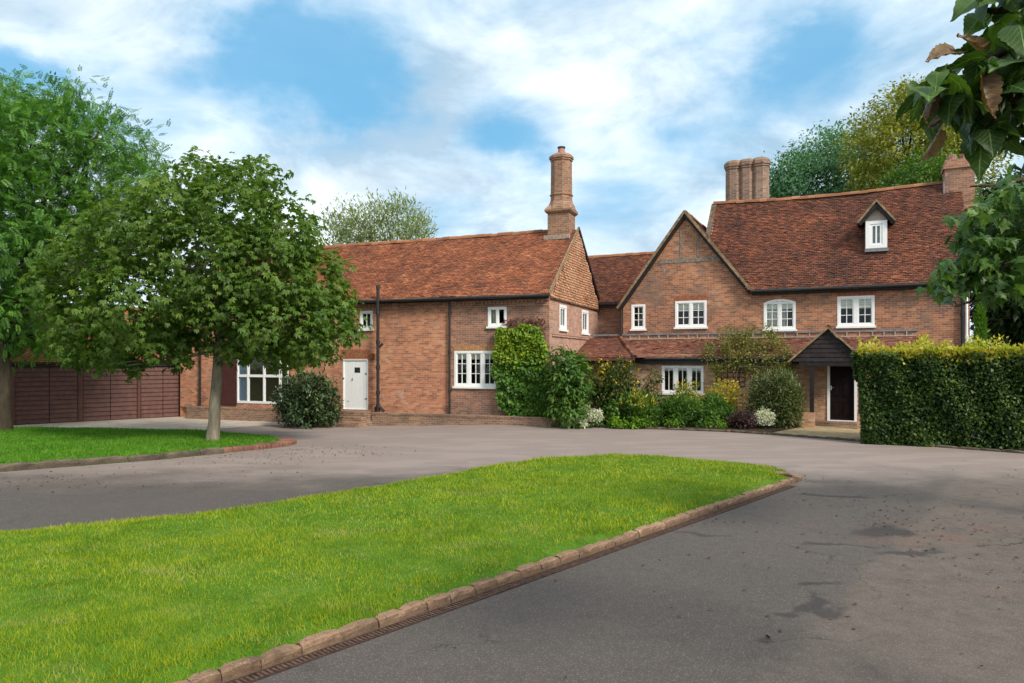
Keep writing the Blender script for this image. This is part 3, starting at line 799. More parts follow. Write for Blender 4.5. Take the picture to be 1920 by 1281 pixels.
st3 = mb.build('chimney', M['brick_brown'], house); st3['label'] = 'red brick chimney at the right end of the ridge'
mb = MB(); H.box(mb, s - .56, s - .503, 8.75, 9.45, -HDp / 2 + .0, -HDp / 2 + .5); mb.build('flashing', M['lead'], st3)
# right-hand end: pipes
s = H.at(1804, 600)[0]; downpipe(H, s, .2, HE - .2, .08, house, .05, (4, 2.6))
s = H.at(1812, 600)[0]; downpipe(H, s, .2, HE - .2, .07, house, .045, (3.2,), 'white pipe at the right-hand corner', 'white')

# dormer: its face stands where the roof meets its sill
def roof_hit(px, py):
    d = V3((px - CX) / F, 1, (HY - py) / F); o = V3(0, 0, CZ); P0 = H.w(0, HE + .02, .30); N = H.u.cross(Vh.normalized())
    return o + d * ((P0 - o).dot(N) / d.dot(N))
p = roof_hit(1645, 471)
dd = (p - H.o).dot(H.n)
DP = H.out(dd)
dorm = MB()
x0, z0, x1, z1 = DP.rect(1622, 411, 1664, 411)
zb = DP.at(1643, 467)[1]; ze = DP.at(1643, 414)[1]; za = DP.at(1643, 388)[1]
xm = (x0 + x1) / 2
dorm.poly(DP.w(x0, zb), DP.w(x1, zb), DP.w(x1, ze), DP.w(xm, za), DP.w(x0, ze))
for xx in (x0, x1):
    dorm.poly(DP.w(xx, zb - .1), DP.w(xx, ze), DP.w(xx, ze, -1.4))
    dorm.poly(DP.w(xx, zb - .1), DP.w(xx, ze, -1.4), DP.w(xx, zb - .1, -1.4))
dorm = dorm.build('dormer', M['plaster'], house); dorm['label'] = 'small gabled dormer with one white window'
DF = DP.out(.10)
wr = DP.rect(1623, 415, 1663, 466)
mb = MB()
ring(mb, DF, rect_pts(wr), rect_pts((wr[0] + .15, wr[1] + .13, wr[2] - .15, wr[3] - .12)), -.095, 0.02)
ring(mb, DF, rect_pts((wr[0] + .15, wr[1] + .13, wr[2] - .15, wr[3] - .12)), rect_pts((wr[0] + .24, wr[1] + .19, wr[2] - .24, wr[3] - .2)), -.09, 0.0)
DF.box(mb, (wr[0] + wr[2]) / 2 - .028, (wr[0] + wr[2]) / 2 + .028, wr[1] + .19, wr[3] - .2, -.05, -.005)
mb.build('window_frame', M['white'], dorm)
mb = MB(); DF.box(mb, wr[0] + .2, wr[2] - .2, wr[1] + .15, wr[3] - .16, -.09, -.06); mb.build('pane', plain('pale_pane', (.16, .18, .18, 1), .06, .6, .2), dorm)
mb = MB(); DP.box(mb, wr[0] - .03, wr[2] + .05, wr[1] - .13, wr[1] - .01, .0, .14); mb.build('sill', M['lead'], dorm)
hw = (x1 - x0) / 2 + .24; zev = ze - .02; zap = za + .20
for sg in (-1, 1):
    Ud = Hm; Vd = H.u * (-sg * hw) + V3(0, 0, zap - zev)
    slope('roof', DP.w(xm + sg * hw, zev, .0), Ud, Vd, [(-.22, 0), (2.6, 0), (2.6, Vd.length), (-.22, Vd.length)], M['tile_house'], dorm, gauge=.1)
mb = MB()
for sg in (-1, 1): mb.bar(DP.w(xm + sg * (hw + .02), zev - .05, .24), DP.w(xm, zap + .01, .24 + sg * .002), .05, .07)
mb.build('barge_board', M['barge'], dorm)
mb = MB()
for sg in (-1, 1): mb.bar(DP.w(xm + sg * (hw - .04), zev - .10, .12), DP.w(xm, zap - .14, .12 + sg * .002), .2, .14)
mb.build('soffit', M['fascia'], dorm)

# lean-to along the front
ZE = 2.47
lt_l = -9.6
rlw = LT.rect(1241, 686, 1319, 737)
hl = [window(LT, rlw, house, (1, 1, 1), 1, 1, fw=.07, mw=.13, blind=.13, label='three-light white ground floor window')]
rdr = LT.rect(1551, 683, 1607, 790)
hl.append(rect_pts(rdr))
mb = MB(); wall(mb, LT, [(lt_l, -.4), (2.9, -.4), (2.9, ZE + .15), (lt_l, ZE + .15)], hl)
e0, e1 = LT.w(2.9, 0), H.w(2.9, 0)
mb.poly(up(e0, -.4), up(e1, -.4), up(e1, zt0 - .25), up(e0, ZE + .1))
mb.build('wall', M['brick_pale'], house)
mb = MB(); LT.box(mb, lt_l, 2.8, ZE - .22, ZE - .02, .10, .14); mb.tube([LT.w(lt_l, ZE - .03, .27), LT.w(2.9, ZE - .03, .27)], .055, 8); mb.build('gutter', M['black'], house)
Vl = -LT.n * (LD + .25) + V3(0, 0, zt0 - .18 - ZE)
lean = slope('lean_to_roof', LT.w(0, ZE, .25), LT.u, Vl, [(lt_l, 0), (2.95, 0), (2.95, Vl.length), (lt_l, Vl.length)], M['tile_lean'], house, sag=.04, rough=.01)
# hipped piece in the corner by the wing, standing a little further forward
A_ = H.w(-9.75, zt0 - .12, .02); B_ = H.w(-8.35, zt0 - .12, .02)
E_ = LT.w(LT.at(1203, 672)[0], ZE + .02, .95); D_ = E_ - LT.u * 3.4
Uv = (E_ - D_); Lv = Uv.length; Uv = Uv / Lv
hgt = (B_ - E_) - Uv * (B_ - E_).dot(Uv)
hv = hgt.length; bu = (B_ - D_).dot(Uv); au = (A_ - D_).dot(Uv)
hip = slope('hipped_corner', D_, Uv, hgt, [(0, 0), (Lv, 0), (bu, hv), (au - .4, hv)], M['tile_lean'], lean)
N2 = LT.w(LT.at(1216, 672)[0] , ZE + .03, .2)
mb = MB(); mb.poly(E_, N2, B_ + V3(0, 0, .01)); mb.poly(E_, E_ - V3(0, 0, .12), D_ - V3(0, 0, .12), D_)
me_ = mb.build('hip_face', M['tile_lean'], lean)
ridge_tiles('hip_tiles', E_ + V3(0, 0, .03), B_ + V3(0, 0, .05), M['tile_lean'], lean, r=.09, step=.22)
# front door
s0, z0, s1, z1 = rdr
mb = MB(); ring(mb, LT, rect_pts(rdr), rect_pts((s0 + .09, z0 + .03, s1 - .09, z1 - .07)), -.12, .03)
dr = MB(); LT.box(dr, s0 + .09, s1 - .09, z0 + .03, z1 - .07, -.13, -.085)
iw = (s1 - s0 - .18)
for i in range(2):
    for (f0, f1) in ((.06, .36), (.44, .72), (.78, .94)):
        a = s0 + .09 + iw * (.10 + .44 * i); b = a + iw * .36; za_ = z0 + .03 + (z1 - z0 - .1) * f0; zb_ = z0 + .03 + (z1 - z0 - .1) * f1
        ring(dr, LT, rect_pts((a, za_, b, zb_)), rect_pts((a + .03, za_ + .03, b - .03, zb_ - .03)), -.086, -.065)
        LT.box(dr, a + .05, b - .05, za_ + .05, zb_ - .05, -.086, -.072)
dr = dr.build('door', M['darkdoor'], house); dr['label'] = 'dark panelled front door in a white frame'
mb.build('door_frame', M['white'], dr)
k = LT.at(1558, 727)
mb = MB(); LT.box(mb, k[0] - .02, k[0] + .02, k[1] - .09, k[1] + .07, -.083, -.06); mb.tube([LT.w(k[0], k[1], -.08), LT.w(k[0], k[1], -.01), LT.w(k[0] + .1, k[1], -.005)], .012, 6); mb.build('handle', M['brass'], dr)
mb = MB(); LT.box(mb, s0 - .5, s1 + .6, -.2, z0 - .004, .006, .42); st_ = mb.build('doorstep', M['brick_low'], house)
# porch
PG = LT.out(1.12)
(xl, zl), (xr, zr), (xa, za) = PG.at(1484, 678), PG.at(1619, 678), PG.at(1553, 619)
zl = zr = (zl + zr) / 2
mb = MB(); nb = 7
for i in range(nb):
    f0, f1 = i / nb, (i + 1) / nb
    z0_, z1_ = zl + (za - zl) * f0, zl + (za - zl) * f1
    L0, R0 = xl + (xa - xl) * f0, xr + (xa - xr) * f0; L1, R1 = xl + (xa - xl) * f1, xr + (xa - xr) * f1
    mb.poly(PG.w(L0, z0_, .03), PG.w(R0, z0_, .03), PG.w(R1, z1_ + .01, .005), PG.w(L1, z1_ + .01, .005))
    mb.poly(PG.w(L0, z0_, .03), PG.w(R0, z0_, .03), PG.w(R0, z0_ + .005, .0), PG.w(L0, z0_ + .005, .0))
mb.poly(PG.w(xl, zl, -.02), PG.w(xr, zr, -.02), PG.w(xa, za, -.02))
porch = mb.build('porch', M['weatherboard'], house); porch['label'] = 'gabled porch faced with dark weatherboards'
for sg, x in ((-1, xl - .06), (1, xr + .06)):
    Vp = PG.u * (xa - x) + V3(0, 0, za - zl + .10)
    slope('roof', PG.w(x, zl - .02, 0), Hm, Vp, [(-.10, 0), (2.4, 0), (2.4, Vp.length), (-.10, Vp.length)], M['tile_lean'], porch)
mb = MB()
for sg, x in ((-1, xl - .1), (1, xr + .1)): mb.bar(PG.w(x, zl - .02, .12), PG.w(xa, za + .09, .12 + sg * .002), .05, .06)
mb.build('barge_board', M['barge'], porch)
ridge_tiles('ridge_tiles', PG.w(xa, za + .12, .08), PG.w(xa, za + .12, -2.0), M['ridge'], porch, r=.09)
mb = MB(); PG.box(mb, xl + .25, xr - .2, zl - .16, zl - .005, -.12, .01)
for xx in (xl + .32, xr - .28):
    mb.bar(PG.w(xx, zl - .08, -.1), PG.w(xx, zl - .08, -1.1), .1, .12)
mb.build('beam', M['fascia'], porch)
xp = PG.at(1522, 700)[0]
mb = MB(); PG.box(mb, xp - .07, xp + .07, 0.55, zl - .165, -.14, 0); mb.build('post', M['fascia'], porch)
mb = MB(); PG.box(mb, xr - .16, xr - .02, 0.55, zl - .165, -.14, 0); mb.build('post', M['fascia'], porch)
mb = MB(); PG.box(mb, xp - .34, xp + .10, -.3, 0.55, -.18, .04); mb.build('plinth', M['brick_pale'], porch)
mb = MB(); PG.box(mb, xr - .2, xr + .2, -.3, .55, -.18, .04); mb.build('plinth', M['brick_pale'], porch)

# ------------------------------------------------------------------ garage with maroon louvred doors
ga, gb = at_depth(24, HY, 28.6), at_depth(371, HY, 33.6)
GA = Pl((ga.x, ga.y), ((gb - ga).x, (gb - ga).y)); gl = (gb - ga).length
garage = thing('garage', 'low garage with maroon louvred timber doors and orange tiled roof', 'garage', GA.w(gl / 2, -.2))
mb = MB()
back = 5.5
mb.poly(GA.w(-.1, -.4, -.1), GA.w(gl, -.4, -.1), GA.w(gl, 2.3, -.1), GA.w(-.1, 2.3, -.1))
for a in (-.1, gl): mb.poly(GA.w(a, -.4, -.1), GA.w(a, -.4, -back), GA.w(a, 2.3, -back), GA.w(a, 4.6, -back / 2), GA.w(a, 2.3, -.1))
mb.poly(GA.w(-.1, -.4, -back), GA.w(gl, -.4, -back), GA.w(gl, 2.3, -back), GA.w(-.1, 2.3, -back))
mb.build('wall', M['maroon_dark'], garage)
def leafdoor(px0, px1, label=None):
    a, b = GA.at(px0, 720)[0], GA.at(px1, 720)[0]
    mb = MB(); n = 12; z0, z1 = -.17, 2.1
    for k in range(n):
        za, zb = z0 + (z1 - z0) * k / n, z0 + (z1 - z0) * (k + 1) / n
        mb.poly(GA.w(a, za, .055), GA.w(b, za, .055), GA.w(b, zb + .012, .008), GA.w(a, zb + .012, .008))
        mb.poly(GA.w(a, za, .055), GA.w(b, za, .055), GA.w(b, za, .0), GA.w(a, za, .0))
    mb.poly(GA.w(a, z0, -.01), GA.w(b, z0, -.01), GA.w(b, z1, -.01), GA.w(a, z1, -.01))
    for e in (a, b): mb.poly(GA.w(e, z0, .05), GA.w(e, z1, .01), GA.w(e, z1, -.01), GA.w(e, z0, -.01))
    return mb.build('door', M['maroon'], garage)
for p0, p1 in ((28, 91.5), (92.5, 145), (156, 206), (207, 256), (264, 304.5), (305.5, 349), (352, 368)): leafdoor(p0, p1)
for p0, p1 in ((22, 27.5), (146, 155), (257, 263), (349.5, 351.5)):
    mb = MB(); GA.box(mb, GA.at(p0, 720)[0], GA.at(p1, 720)[0], -.25, 2.12, -.05, .062); mb.build('post', M['maroon'], garage)
mb = MB(); GA.box(mb, -.2, gl + .0, 2.12, 2.32, -.08, .10); mb.build('fascia', M['fascia'], garage)
Vg = -GA.n * (back / 2 + .2) + V3(0, 0, 2.5)
gr = slope('roof', GA.w(0, 2.3, .2), GA.u, Vg, [(-.3, 0), (gl + .1, 0), (gl + .1, Vg.length), (-.3, Vg.length)], M['tile_wing'], garage, sag=.05)
Vg2 = GA.n * (back / 2 + .2) + V3(0, 0, 2.5)
slope('back_slope', GA.w(0, 2.3, -back - .2), GA.u, Vg2, [(-.3, 0), (gl + .1, 0), (gl + .1, Vg.length), (-.3, Vg.length)], M['tile_wing'], gr, gauge=.3, wid=.5)
ridge_tiles('ridge_tiles', GA.w(-.3, 4.82, -back / 2), GA.w(gl + .1, 4.82, -back / 2), M['ridge'], gr)

# ------------------------------------------------------------------ low walls, terrace, steps
LW = W.out(.55)
TZ = .30
def low_wall(name, label, s0, s1, pl, top, thick=.24):
    t = thing(name, label, 'wall', pl.w((s0 + s1) / 2, -.2))
    mb = MB(); pl.box(mb, s0, s1, -.5, top - .085, -thick, 0); mb.build('brickwork', M['brick_low'], t)
    mb = MB(); n = int((s1 - s0) / .078); w = (s1 - s0) / n
    for k in range(n):
        dz = random.uniform(-.006, .006)
        pl.box(mb, s0 + k * w + .004, s0 + (k + 1) * w - .004, top - .083, top + dz, -thick - .008, .012 + random.uniform(-.004, .004))
    mb.build('coping', M['brick_low'], t)
    return t
sst0, sst1 = LW.at(600, 780)[0], LW.at(696, 780)[0]
low_wall('low_brick_wall', 'long low brick wall under the wing from the steps to the creeper', sst1 + .02, LW.at(1056, 790)[0], LW, .33)
low_wall('low_brick_wall', 'low brick wall in front of the barn window beside the garage', LW.at(350, 775)[0], sst0 - .3, LW, .36)
steps = thing('brick_steps', 'three brick steps up to the white plank door', 'steps', LW.w((sst0 + sst1) / 2, -.2, .5))
for k in range(3):
    mb = MB(); LW.box(mb, sst0 + .16 * k, sst1 + .05 - .1 * k, -.4 if k == 0 else -.2 + .19 * k - .0, -.01 + .19 * k - .004 * k, -.25, .95 - .33 * k); mb.build('step', M['brick_low'], steps)
mb = MB(); LW.box(mb, sst0 - .30, sst0 - .02, -.4, .46, -.2, .9); mb.build('cheek_wall', M['brick_low'], steps)
def terr(x, y): return TZ - .02
tp = [LW.w(LW.at(350, 775)[0], 0, -.2), LW.w(LW.at(1056, 790)[0], 0, -.2), W.w(.55, 0, -.0), W.w(WL, 0, 0)]
M['soil'] = plain('soil', (.060, .042, .028, 1), .95, .1, .4, 9)
sheet('terrace', [(p.x, p.y) for p in tp], .6, terr, M['soil'])

# ------------------------------------------------------------------ ground, drive, lawns, kerbs
def asphalt():
    T = material('asphalt')
    p = pos(T)
    fine = T.noise(p, 90, 3, 0.7); mid = T.noise(p, 6, 5, 0.65); big = T.noise(p, 0.35, 5, 0.6, 0.5)
    c = T.ramp(fine, [(0.30, (0.026, 0.021, 0.018)), (0.5, (0.070, 0.058, 0.050)), (0.72, (0.19, 0.162, 0.142))])
    c = T.mix(0.55, c, T.ramp(T.m('ADD', T.m('MULTIPLY', mid, .5), T.m('MULTIPLY', big, .5)), [(0.36, (0.060, 0.050, 0.045)), (0.5, (0.079, 0.066, 0.058)), (0.64, (0.102, 0.085, 0.074))]))
    sx = T.n('ShaderNodeSeparateXYZ', ins={0: p})
    wp = T.vm('ADD', p, T.vm('MULTIPLY', T.vm('SUBTRACT', T.noise(p, 1.6, 5, .65, out='Color'), (.5, .5, .5)), (.9, .9, 0)))
    def spot(px, py, rx, ry, rot=0.0, soft=(0.55, 1.1)):
        g = G(px, py)
        q = T.vm('SUBTRACT', wp, (g.x, g.y, 0))
        s2 = T.n('ShaderNodeSeparateXYZ', ins={0: q})
        cr, sr = math.cos(rot), math.sin(rot)
        a = T.m('DIVIDE', T.m('ADD', T.m('MULTIPLY', s2.outputs[0], cr), T.m('MULTIPLY', s2.outputs[1], sr)), rx)
        b = T.m('DIVIDE', T.m('SUBTRACT', T.m('MULTIPLY', s2.outputs[1], cr), T.m('MULTIPLY', s2.outputs[0], sr)), ry)
        r = T.m('SQRT', T.m('ADD', T.m('MULTIPLY', a, a), T.m('MULTIPLY', b, b)))
        return T.m('SUBTRACT', 1.0, T.smooth(r, *soft))
    # older, paler surfacing on the right of a ragged seam
    a_, b_ = G(1400, 1270), G(1740, 940)
    nrm = V3(b_.y - a_.y, -(b_.x - a_.x), 0).normalized()
    dd = T.m('SUBTRACT', T.vm('DOT_PRODUCT', wp, tuple(nrm), out=1), a_.dot(nrm))
    right = T.smooth(dd, -0.05, 0.25)
    c = T.mix(T.m('MULTIPLY', right, .38), c, T.ramp(T.noise(p, 3, 6, .7), [(.3, (.105, .079, .062)), (.6, (.185, .143, .112))]))
    # reddish grit swept against the edges
    grit = T.smooth(T.noise(p, 1.3, 6, .7, .5), .5, .68)
    far = T.m('MAXIMUM', spot(1800, 1010, 2.2, 3.2, 0, (.2, 1.2)), spot(330, 880, 6.0, 1.0, .7, (.3, 1.2)))
    far = T.m('MAXIMUM', far, spot(600, 850, 2.2, .9, .3, (.2, 1.2)))
    c = T.mix(T.m('MULTIPLY', T.m('MULTIPLY', grit, far), .5), c, (.17, .085, .055, 1))
    gr = T.n('ShaderNodeTexVoronoi', ins={'Vector': p, 'Scale': 120.0}).outputs['Color']
    gs = T.n('ShaderNodeSeparateXYZ', ins={0: gr}).outputs[0]
    c = T.mix(T.m('MULTIPLY', T.m('GREATER_THAN', gs, .90), .32), c, (.30, .27, .245, 1))
    cv = T.n('ShaderNodeTexVoronoi', feature='DISTANCE_TO_EDGE', ins={'Vector': T.vm('MULTIPLY', wp, (.22, .28, .25)), 'Scale': 1.0}).outputs['Distance']
    c = T.mix(T.m('MULTIPLY', T.m('LESS_THAN', cv, .0028), T.m('MULTIPLY', T.smooth(T.noise(p, .6, 3, .6), .48, .6), .6)), c, (.03, .025, .022, 1))
    # damp marks
    wet = None
    for s in ((1655, 998, .55, .34, .5), (1570, 1022, .55, .08, -.1), (1700, 1035, .5, .13, .3), (1530, 1092, .30, .12, .0), (1508, 1128, .10, .42, -.55), (1548, 1146, .19, .22, -.5), (1483, 1150, .13, .13, 0), (1415, 1197, .10, .07, .3), (1310, 1000, .5, .10, -.2), (1560, 930, .8, .15, -.2)):
        k = spot(*s); wet = k if wet is None else T.m('MAXIMUM', wet, k)
    c = T.mix(T.m('MULTIPLY', wet, .68), c, (.030, .023, .020, 1))
    # patched lengths by the houses, plus distance brightening put into the colour
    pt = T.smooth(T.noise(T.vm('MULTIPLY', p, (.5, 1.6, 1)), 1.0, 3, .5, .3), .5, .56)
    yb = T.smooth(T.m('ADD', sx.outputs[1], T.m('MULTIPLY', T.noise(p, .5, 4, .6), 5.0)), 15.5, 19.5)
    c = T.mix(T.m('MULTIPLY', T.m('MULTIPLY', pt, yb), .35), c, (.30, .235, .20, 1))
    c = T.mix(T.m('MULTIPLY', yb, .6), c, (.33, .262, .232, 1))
    b = T.n('ShaderNodeBsdfPrincipled', ins={'Base Color': c, 'Roughness': T.m('SUBTRACT', .88, T.m('MULTIPLY', wet, .38)), 'Specular IOR Level': .3})
    h = T.m('ADD', T.m('MULTIPLY', fine, .6), mid)
    T.set(b.inputs['Normal'], T.n('ShaderNodeBump', ins={'Height': h, 'Strength': .55, 'Distance': .012}).outputs[0])
    T.t.links.new(b.outputs[0], T.out.inputs[0])
    return T.mat
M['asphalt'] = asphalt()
M['concrete'] = plain('pale_concrete', (.44, .38, .32, 1), .9, .2, .15, 2.2)
M['paving'] = plain('buff_paving', (.36, .27, .155, 1), .9, .2, .22, 3.5)
def ground_mat(name, stops, sc=2.2):
    T = material(name); p = pos(T)
    n = T.m('ADD', T.m('MULTIPLY', T.noise(p, sc, 6, .7), .6), T.m('MULTIPLY', T.noise(p, 40, 3, .7), .4))
    return finish(T, T.ramp(n, stops), .95, .1, n, .6, .03)
M['turf'] = ground_mat('turf', [(.36, (.035, .085, .008)), (.5, (.062, .15, .012)), (.66, (.12, .19, .03))])
M['meadow'] = ground_mat('meadow', [(.36, (.035, .06, .015)), (.5, (.06, .10, .02)), (.66, (.10, .12, .035))], .3)

big = [(-400, -60), (400, -60), (400, 900), (-400, 900)]
gxs = sorted(set([-400, -150, -60, 400, 150, 60] + list(range(-34, 35, 2)))); gys = sorted(set([-60, -20, 60, 120, 300, 900] + list(range(-6, 46, 2))))
vs = [(x, y, gz(x, y) - .04) for y in gys for x in gxs]; nx = len(gxs)
fs = [(j * nx + i, j * nx + i + 1, (j + 1) * nx + i + 1, (j + 1) * nx + i) for j in range(len(gys) - 1) for i in range(nx - 1)]
mb = MB(); mb.add(vs, fs); tag(mb.build('ground', M['meadow']), kind='structure')
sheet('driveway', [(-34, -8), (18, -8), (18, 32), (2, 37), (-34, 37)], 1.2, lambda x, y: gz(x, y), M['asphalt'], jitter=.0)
gA, gB = GA.w(-.3, 0, .02), GA.w(gl, 0, .02)
cl = LW.at(350, 775)[0]
pad = [(gA.x, gA.y), (-17.5, 26.6), (-14.2, 25.6), (-11.4, 26.3), (-10.2, 28.2), (LW.w(-10.2, 0, .02).x, LW.w(-10.2, 0, .02).y), (LW.w(cl, 0, .02).x, LW.w(cl, 0, .02).y), (gB.x, gB.y)]
sheet('concrete_apron', pad, .8, lambda x, y: gz(x, y) + .006, M['concrete'])

def pdist(x, y, poly):
    best = 1e9; n = len(poly)
    for i in range(n):
        ax, ay = poly[i]; bx, by = poly[(i + 1) % n]
        dx, dy = bx - ax, by - ay
        t = max(0, min(1, ((x - ax) * dx + (y - ay) * dy) / (dx * dx + dy * dy)))
        best = min(best, math.hypot(x - ax - dx * t, y - ay - dy * t))
    return best
K0 = V3(-9.0, -2.13, 0); KT = G(1494, 897)
Kmid = G(1200, 1000)
back_edge = [G(x, y) for x, y in ((1478, 884), (1400, 874), (1330, 868), (1240, 859), (1150, 857), (1060, 861), (980, 868), (900, 880), (800, 899), (700, 917), (550, 941), (400, 965), (200, 985), (0, 1004))]
def ragged(pts, step=.35, amp=.05):
    out = []
    for a, b in zip(pts[:-1], pts[1:]):
        n = max(1, int((b - a).length / step))
        for k in range(n):
            q = a.lerp(b, k / n); out.append((q.x + random.gauss(0, amp), q.y + random.gauss(0, amp)))
    return out + [(pts[-1].x, pts[-1].y)]
k0 = G(419, 1281); k1 = G(1200, 1008); k2 = G(1502, 902)
kd0 = (k1 - k0).normalized(); ks = k0 - kd0 * 4.5
kin = V3(-kd0.y, kd0.x, 0) * .12
lawn1 = [(-24, -3), ((ks + kin).x, (ks + kin).y), ((k1 + kin).x, (k1 + kin).y), (k2.x - .10, k2.y + .06), (k2.x - .16, k2.y + .55)] + ragged(back_edge + [V3(-11.5, 7.4, 0), V3(-24, 1.5, 0)])
kerb2 = [(-34, .5), (-20, 9.5), (-10.97, 15.4), (-8.46, 17.3), (-7.4, 18.5), (-6.75, 19.3), (-6.35, 20.1)]
lawn2 = kerb2 + [(-6.5, 20.9), (-7.2, 22.0), (-9.74, 23.6), (-13, 25.0), (-16.5, 26.4), (-22, 27.2), (-34, 27.5)]
def lawn_z(poly):
    return lambda x, y: gz(x, y) + .012 + .085 * ssm(pdist(x, y, poly) / .30) + .02 * math.sin(x * .9 + 1) * math.sin(y * .7) * ssm(pdist(x, y, poly) / 1.0)
def lawn_zn(poly):
    def f(x, y):
        d = pdist_np(x, y, poly); g_ = -0.2 * ssm_np(-x / 6.0) * ssm_np((y - 23) / 4.0)
        return g_ + .012 + .085 * ssm_np(d / .30) + .02 * np.sin(x * .9 + 1) * np.sin(y * .7) * ssm_np(d)
    return f
z1f, z2f = lawn_z(lawn1), lawn_z(lawn2)
sheet('lawn', lawn1, .45, z1f, M['turf']); sheet('lawn', lawn2, .6, z2f, M['turf'])

def rough_stones(name, line, width, height, step, mat, side=1, jit=.014, gap=.012):
    """Kerb stones laid along a polyline, each a chipped block."""
    mb = MB()
    pts = [V3(a, b, 0) for a, b in line]
    for i in range(len(pts) - 1):
        p, q = pts[i], pts[i + 1]; d = q - p; L = d.length; d /= L; n = V3(d.y, -d.x, 0) * side
        t = 0.0
        while t < L - .05:
            s = min(L - t, step * random.uniform(.82, 1.2)); h = height * random.uniform(.88, 1.1); off = random.uniform(-.012, .012)
            a0, a1 = t + gap / 2, t + s - gap / 2
            prof = [(0.0, -.1), (0.0, h * .55), (.012, h * .86), (.035, h), (width - .03, h), (width - .005, h * .8), (width, -.1)]
            nseg = 4; k = len(mb.v)
            for u in range(nseg + 1):
                aa = a0 + (a1 - a0) * u / nseg
                e = .014 if u in (0, nseg) else 0
                for (w, z) in prof:
                    ww = w + (e if w < width / 2 else -e); zz = z - (e if z > h * .5 else 0)
                    P = p + d * aa - n * (ww + off) + V3(0, 0, zz) + V3(random.uniform(-jit, jit), random.uniform(-jit, jit), random.uniform(-jit, jit) if z > 0 else 0) * (.6 if z > 0 else 0)
                    mb.v.append(tuple(P + V3(0, 0, gz(P.x, P.y))))
            m = len(prof)
            for u in range(nseg):
                for j in range(m - 1): mb.f.append((k + u * m + j, k + u * m + j + 1, k + (u + 1) * m + j + 1, k + (u + 1) * m + j))
            mb.f.append(tuple(k + j for j in range(m))); mb.f.append(tuple(k + nseg * m + j for j in range(m)))
            t += s
    return tag(mb.build(name, mat), kind='structure')
def stone_mat(name, stops, dark, amt=.6):
    T = material(name); p = pos(T)
    n = T.noise(p, 2.3, 3, .6); f = T.noise(p, 24, 5, .7)
    c = T.ramp(T.m('ADD', T.m('MULTIPLY', n, .7), T.m('MULTIPLY', f, .3)), stops)
    c = T.mix(T.m('MULTIPLY', T.smooth(f, .5, .66), amt), c, dark)
    sp = T.n('ShaderNodeTexVoronoi', ins={'Vector': p, 'Scale': 38.0}).outputs['Distance']
    c = T.mix(T.m('MULTIPLY', T.m('LESS_THAN', sp, .16), .45), c, (.5, .45, .38, 1))
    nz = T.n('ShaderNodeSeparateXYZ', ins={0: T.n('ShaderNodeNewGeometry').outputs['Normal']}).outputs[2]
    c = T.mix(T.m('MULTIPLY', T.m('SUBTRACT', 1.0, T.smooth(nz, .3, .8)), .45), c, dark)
    return finish(T, c, .92, .15, f, .8, .02)
M['kerb'] = stone_mat('kerb_stone', [(.36, (.13, .085, .055)), (.47, (.27, .17, .105)), (.56, (.27, .165, .105)), (.66, (.42, .30, .18))], (.06, .038, .026, 1))
M['kerb_old'] = stone_mat('kerb_conglomerate', [(.35, (.06, .048, .036)), (.5, (.12, .096, .07)), (.7, (.22, .18, .125))], (.045, .032, .024, 1))
M['kerb_brick'] = stone_mat('kerb_brick', [(.35, (.13, .065, .048)), (.5, (.22, .105, .072)), (.7, (.30, .17, .115))], (.12, .06, .045, 1), .4)
kd = (KT - K0).normalized(); kn = V3(kd.y, -kd.x, 0)
kl = [(ks.x, ks.y), (k0.x, k0.y), (k1.x, k1.y), (k2.x, k2.y)]
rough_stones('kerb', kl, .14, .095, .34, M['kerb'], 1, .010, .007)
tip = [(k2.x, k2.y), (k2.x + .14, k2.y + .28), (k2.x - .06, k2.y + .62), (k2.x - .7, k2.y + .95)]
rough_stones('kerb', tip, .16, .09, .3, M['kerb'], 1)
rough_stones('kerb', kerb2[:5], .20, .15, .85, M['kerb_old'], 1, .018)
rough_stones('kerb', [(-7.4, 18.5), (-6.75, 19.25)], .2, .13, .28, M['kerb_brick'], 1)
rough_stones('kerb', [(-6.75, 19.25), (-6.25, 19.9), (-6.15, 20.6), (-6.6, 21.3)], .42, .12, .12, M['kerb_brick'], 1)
# slot drain beside the kerb
drain = thing('drain_channel', 'rusty slotted drain channel running along the foot of the stone kerb', 'drain', (k1.x, k1.y, 0))
fr_, gt = MB(), MB()
for (p, q) in ((ks, k0), (k0, k1), (k1, k2 - (k2 - k1) * .12)):
    d = (q - p); L = d.length; d /= L; n = V3(d.y, -d.x, 0)
    for w in (.028, .135): fr_.box(p + V3(0, 0, 0), d, n, V3(0, 0, 1), (0, L), (w, w + .016), (-.03, .012))
    fr_.box(p, d, n, V3(0, 0, 1), (0, L), (.045, .134), (-.03, .003))
    t = 0.02
    while t < L: gt.box(p, d, n, V3(0, 0, 1), (t, t + .022), (.045, .134), (-.01, .0105)); t += .042
M['rusty'] = plain('rusty_iron', (.105, .055, .036, 1), .8, .3, .4, 16)
M['rusty_dark'] = plain('rusty_dark', (.05, .03, .022, 1), .8, .3, .4, 16)
fr_.build('channel', M['rusty_dark'], drain); gt.build('grate', M['rusty'], drain)
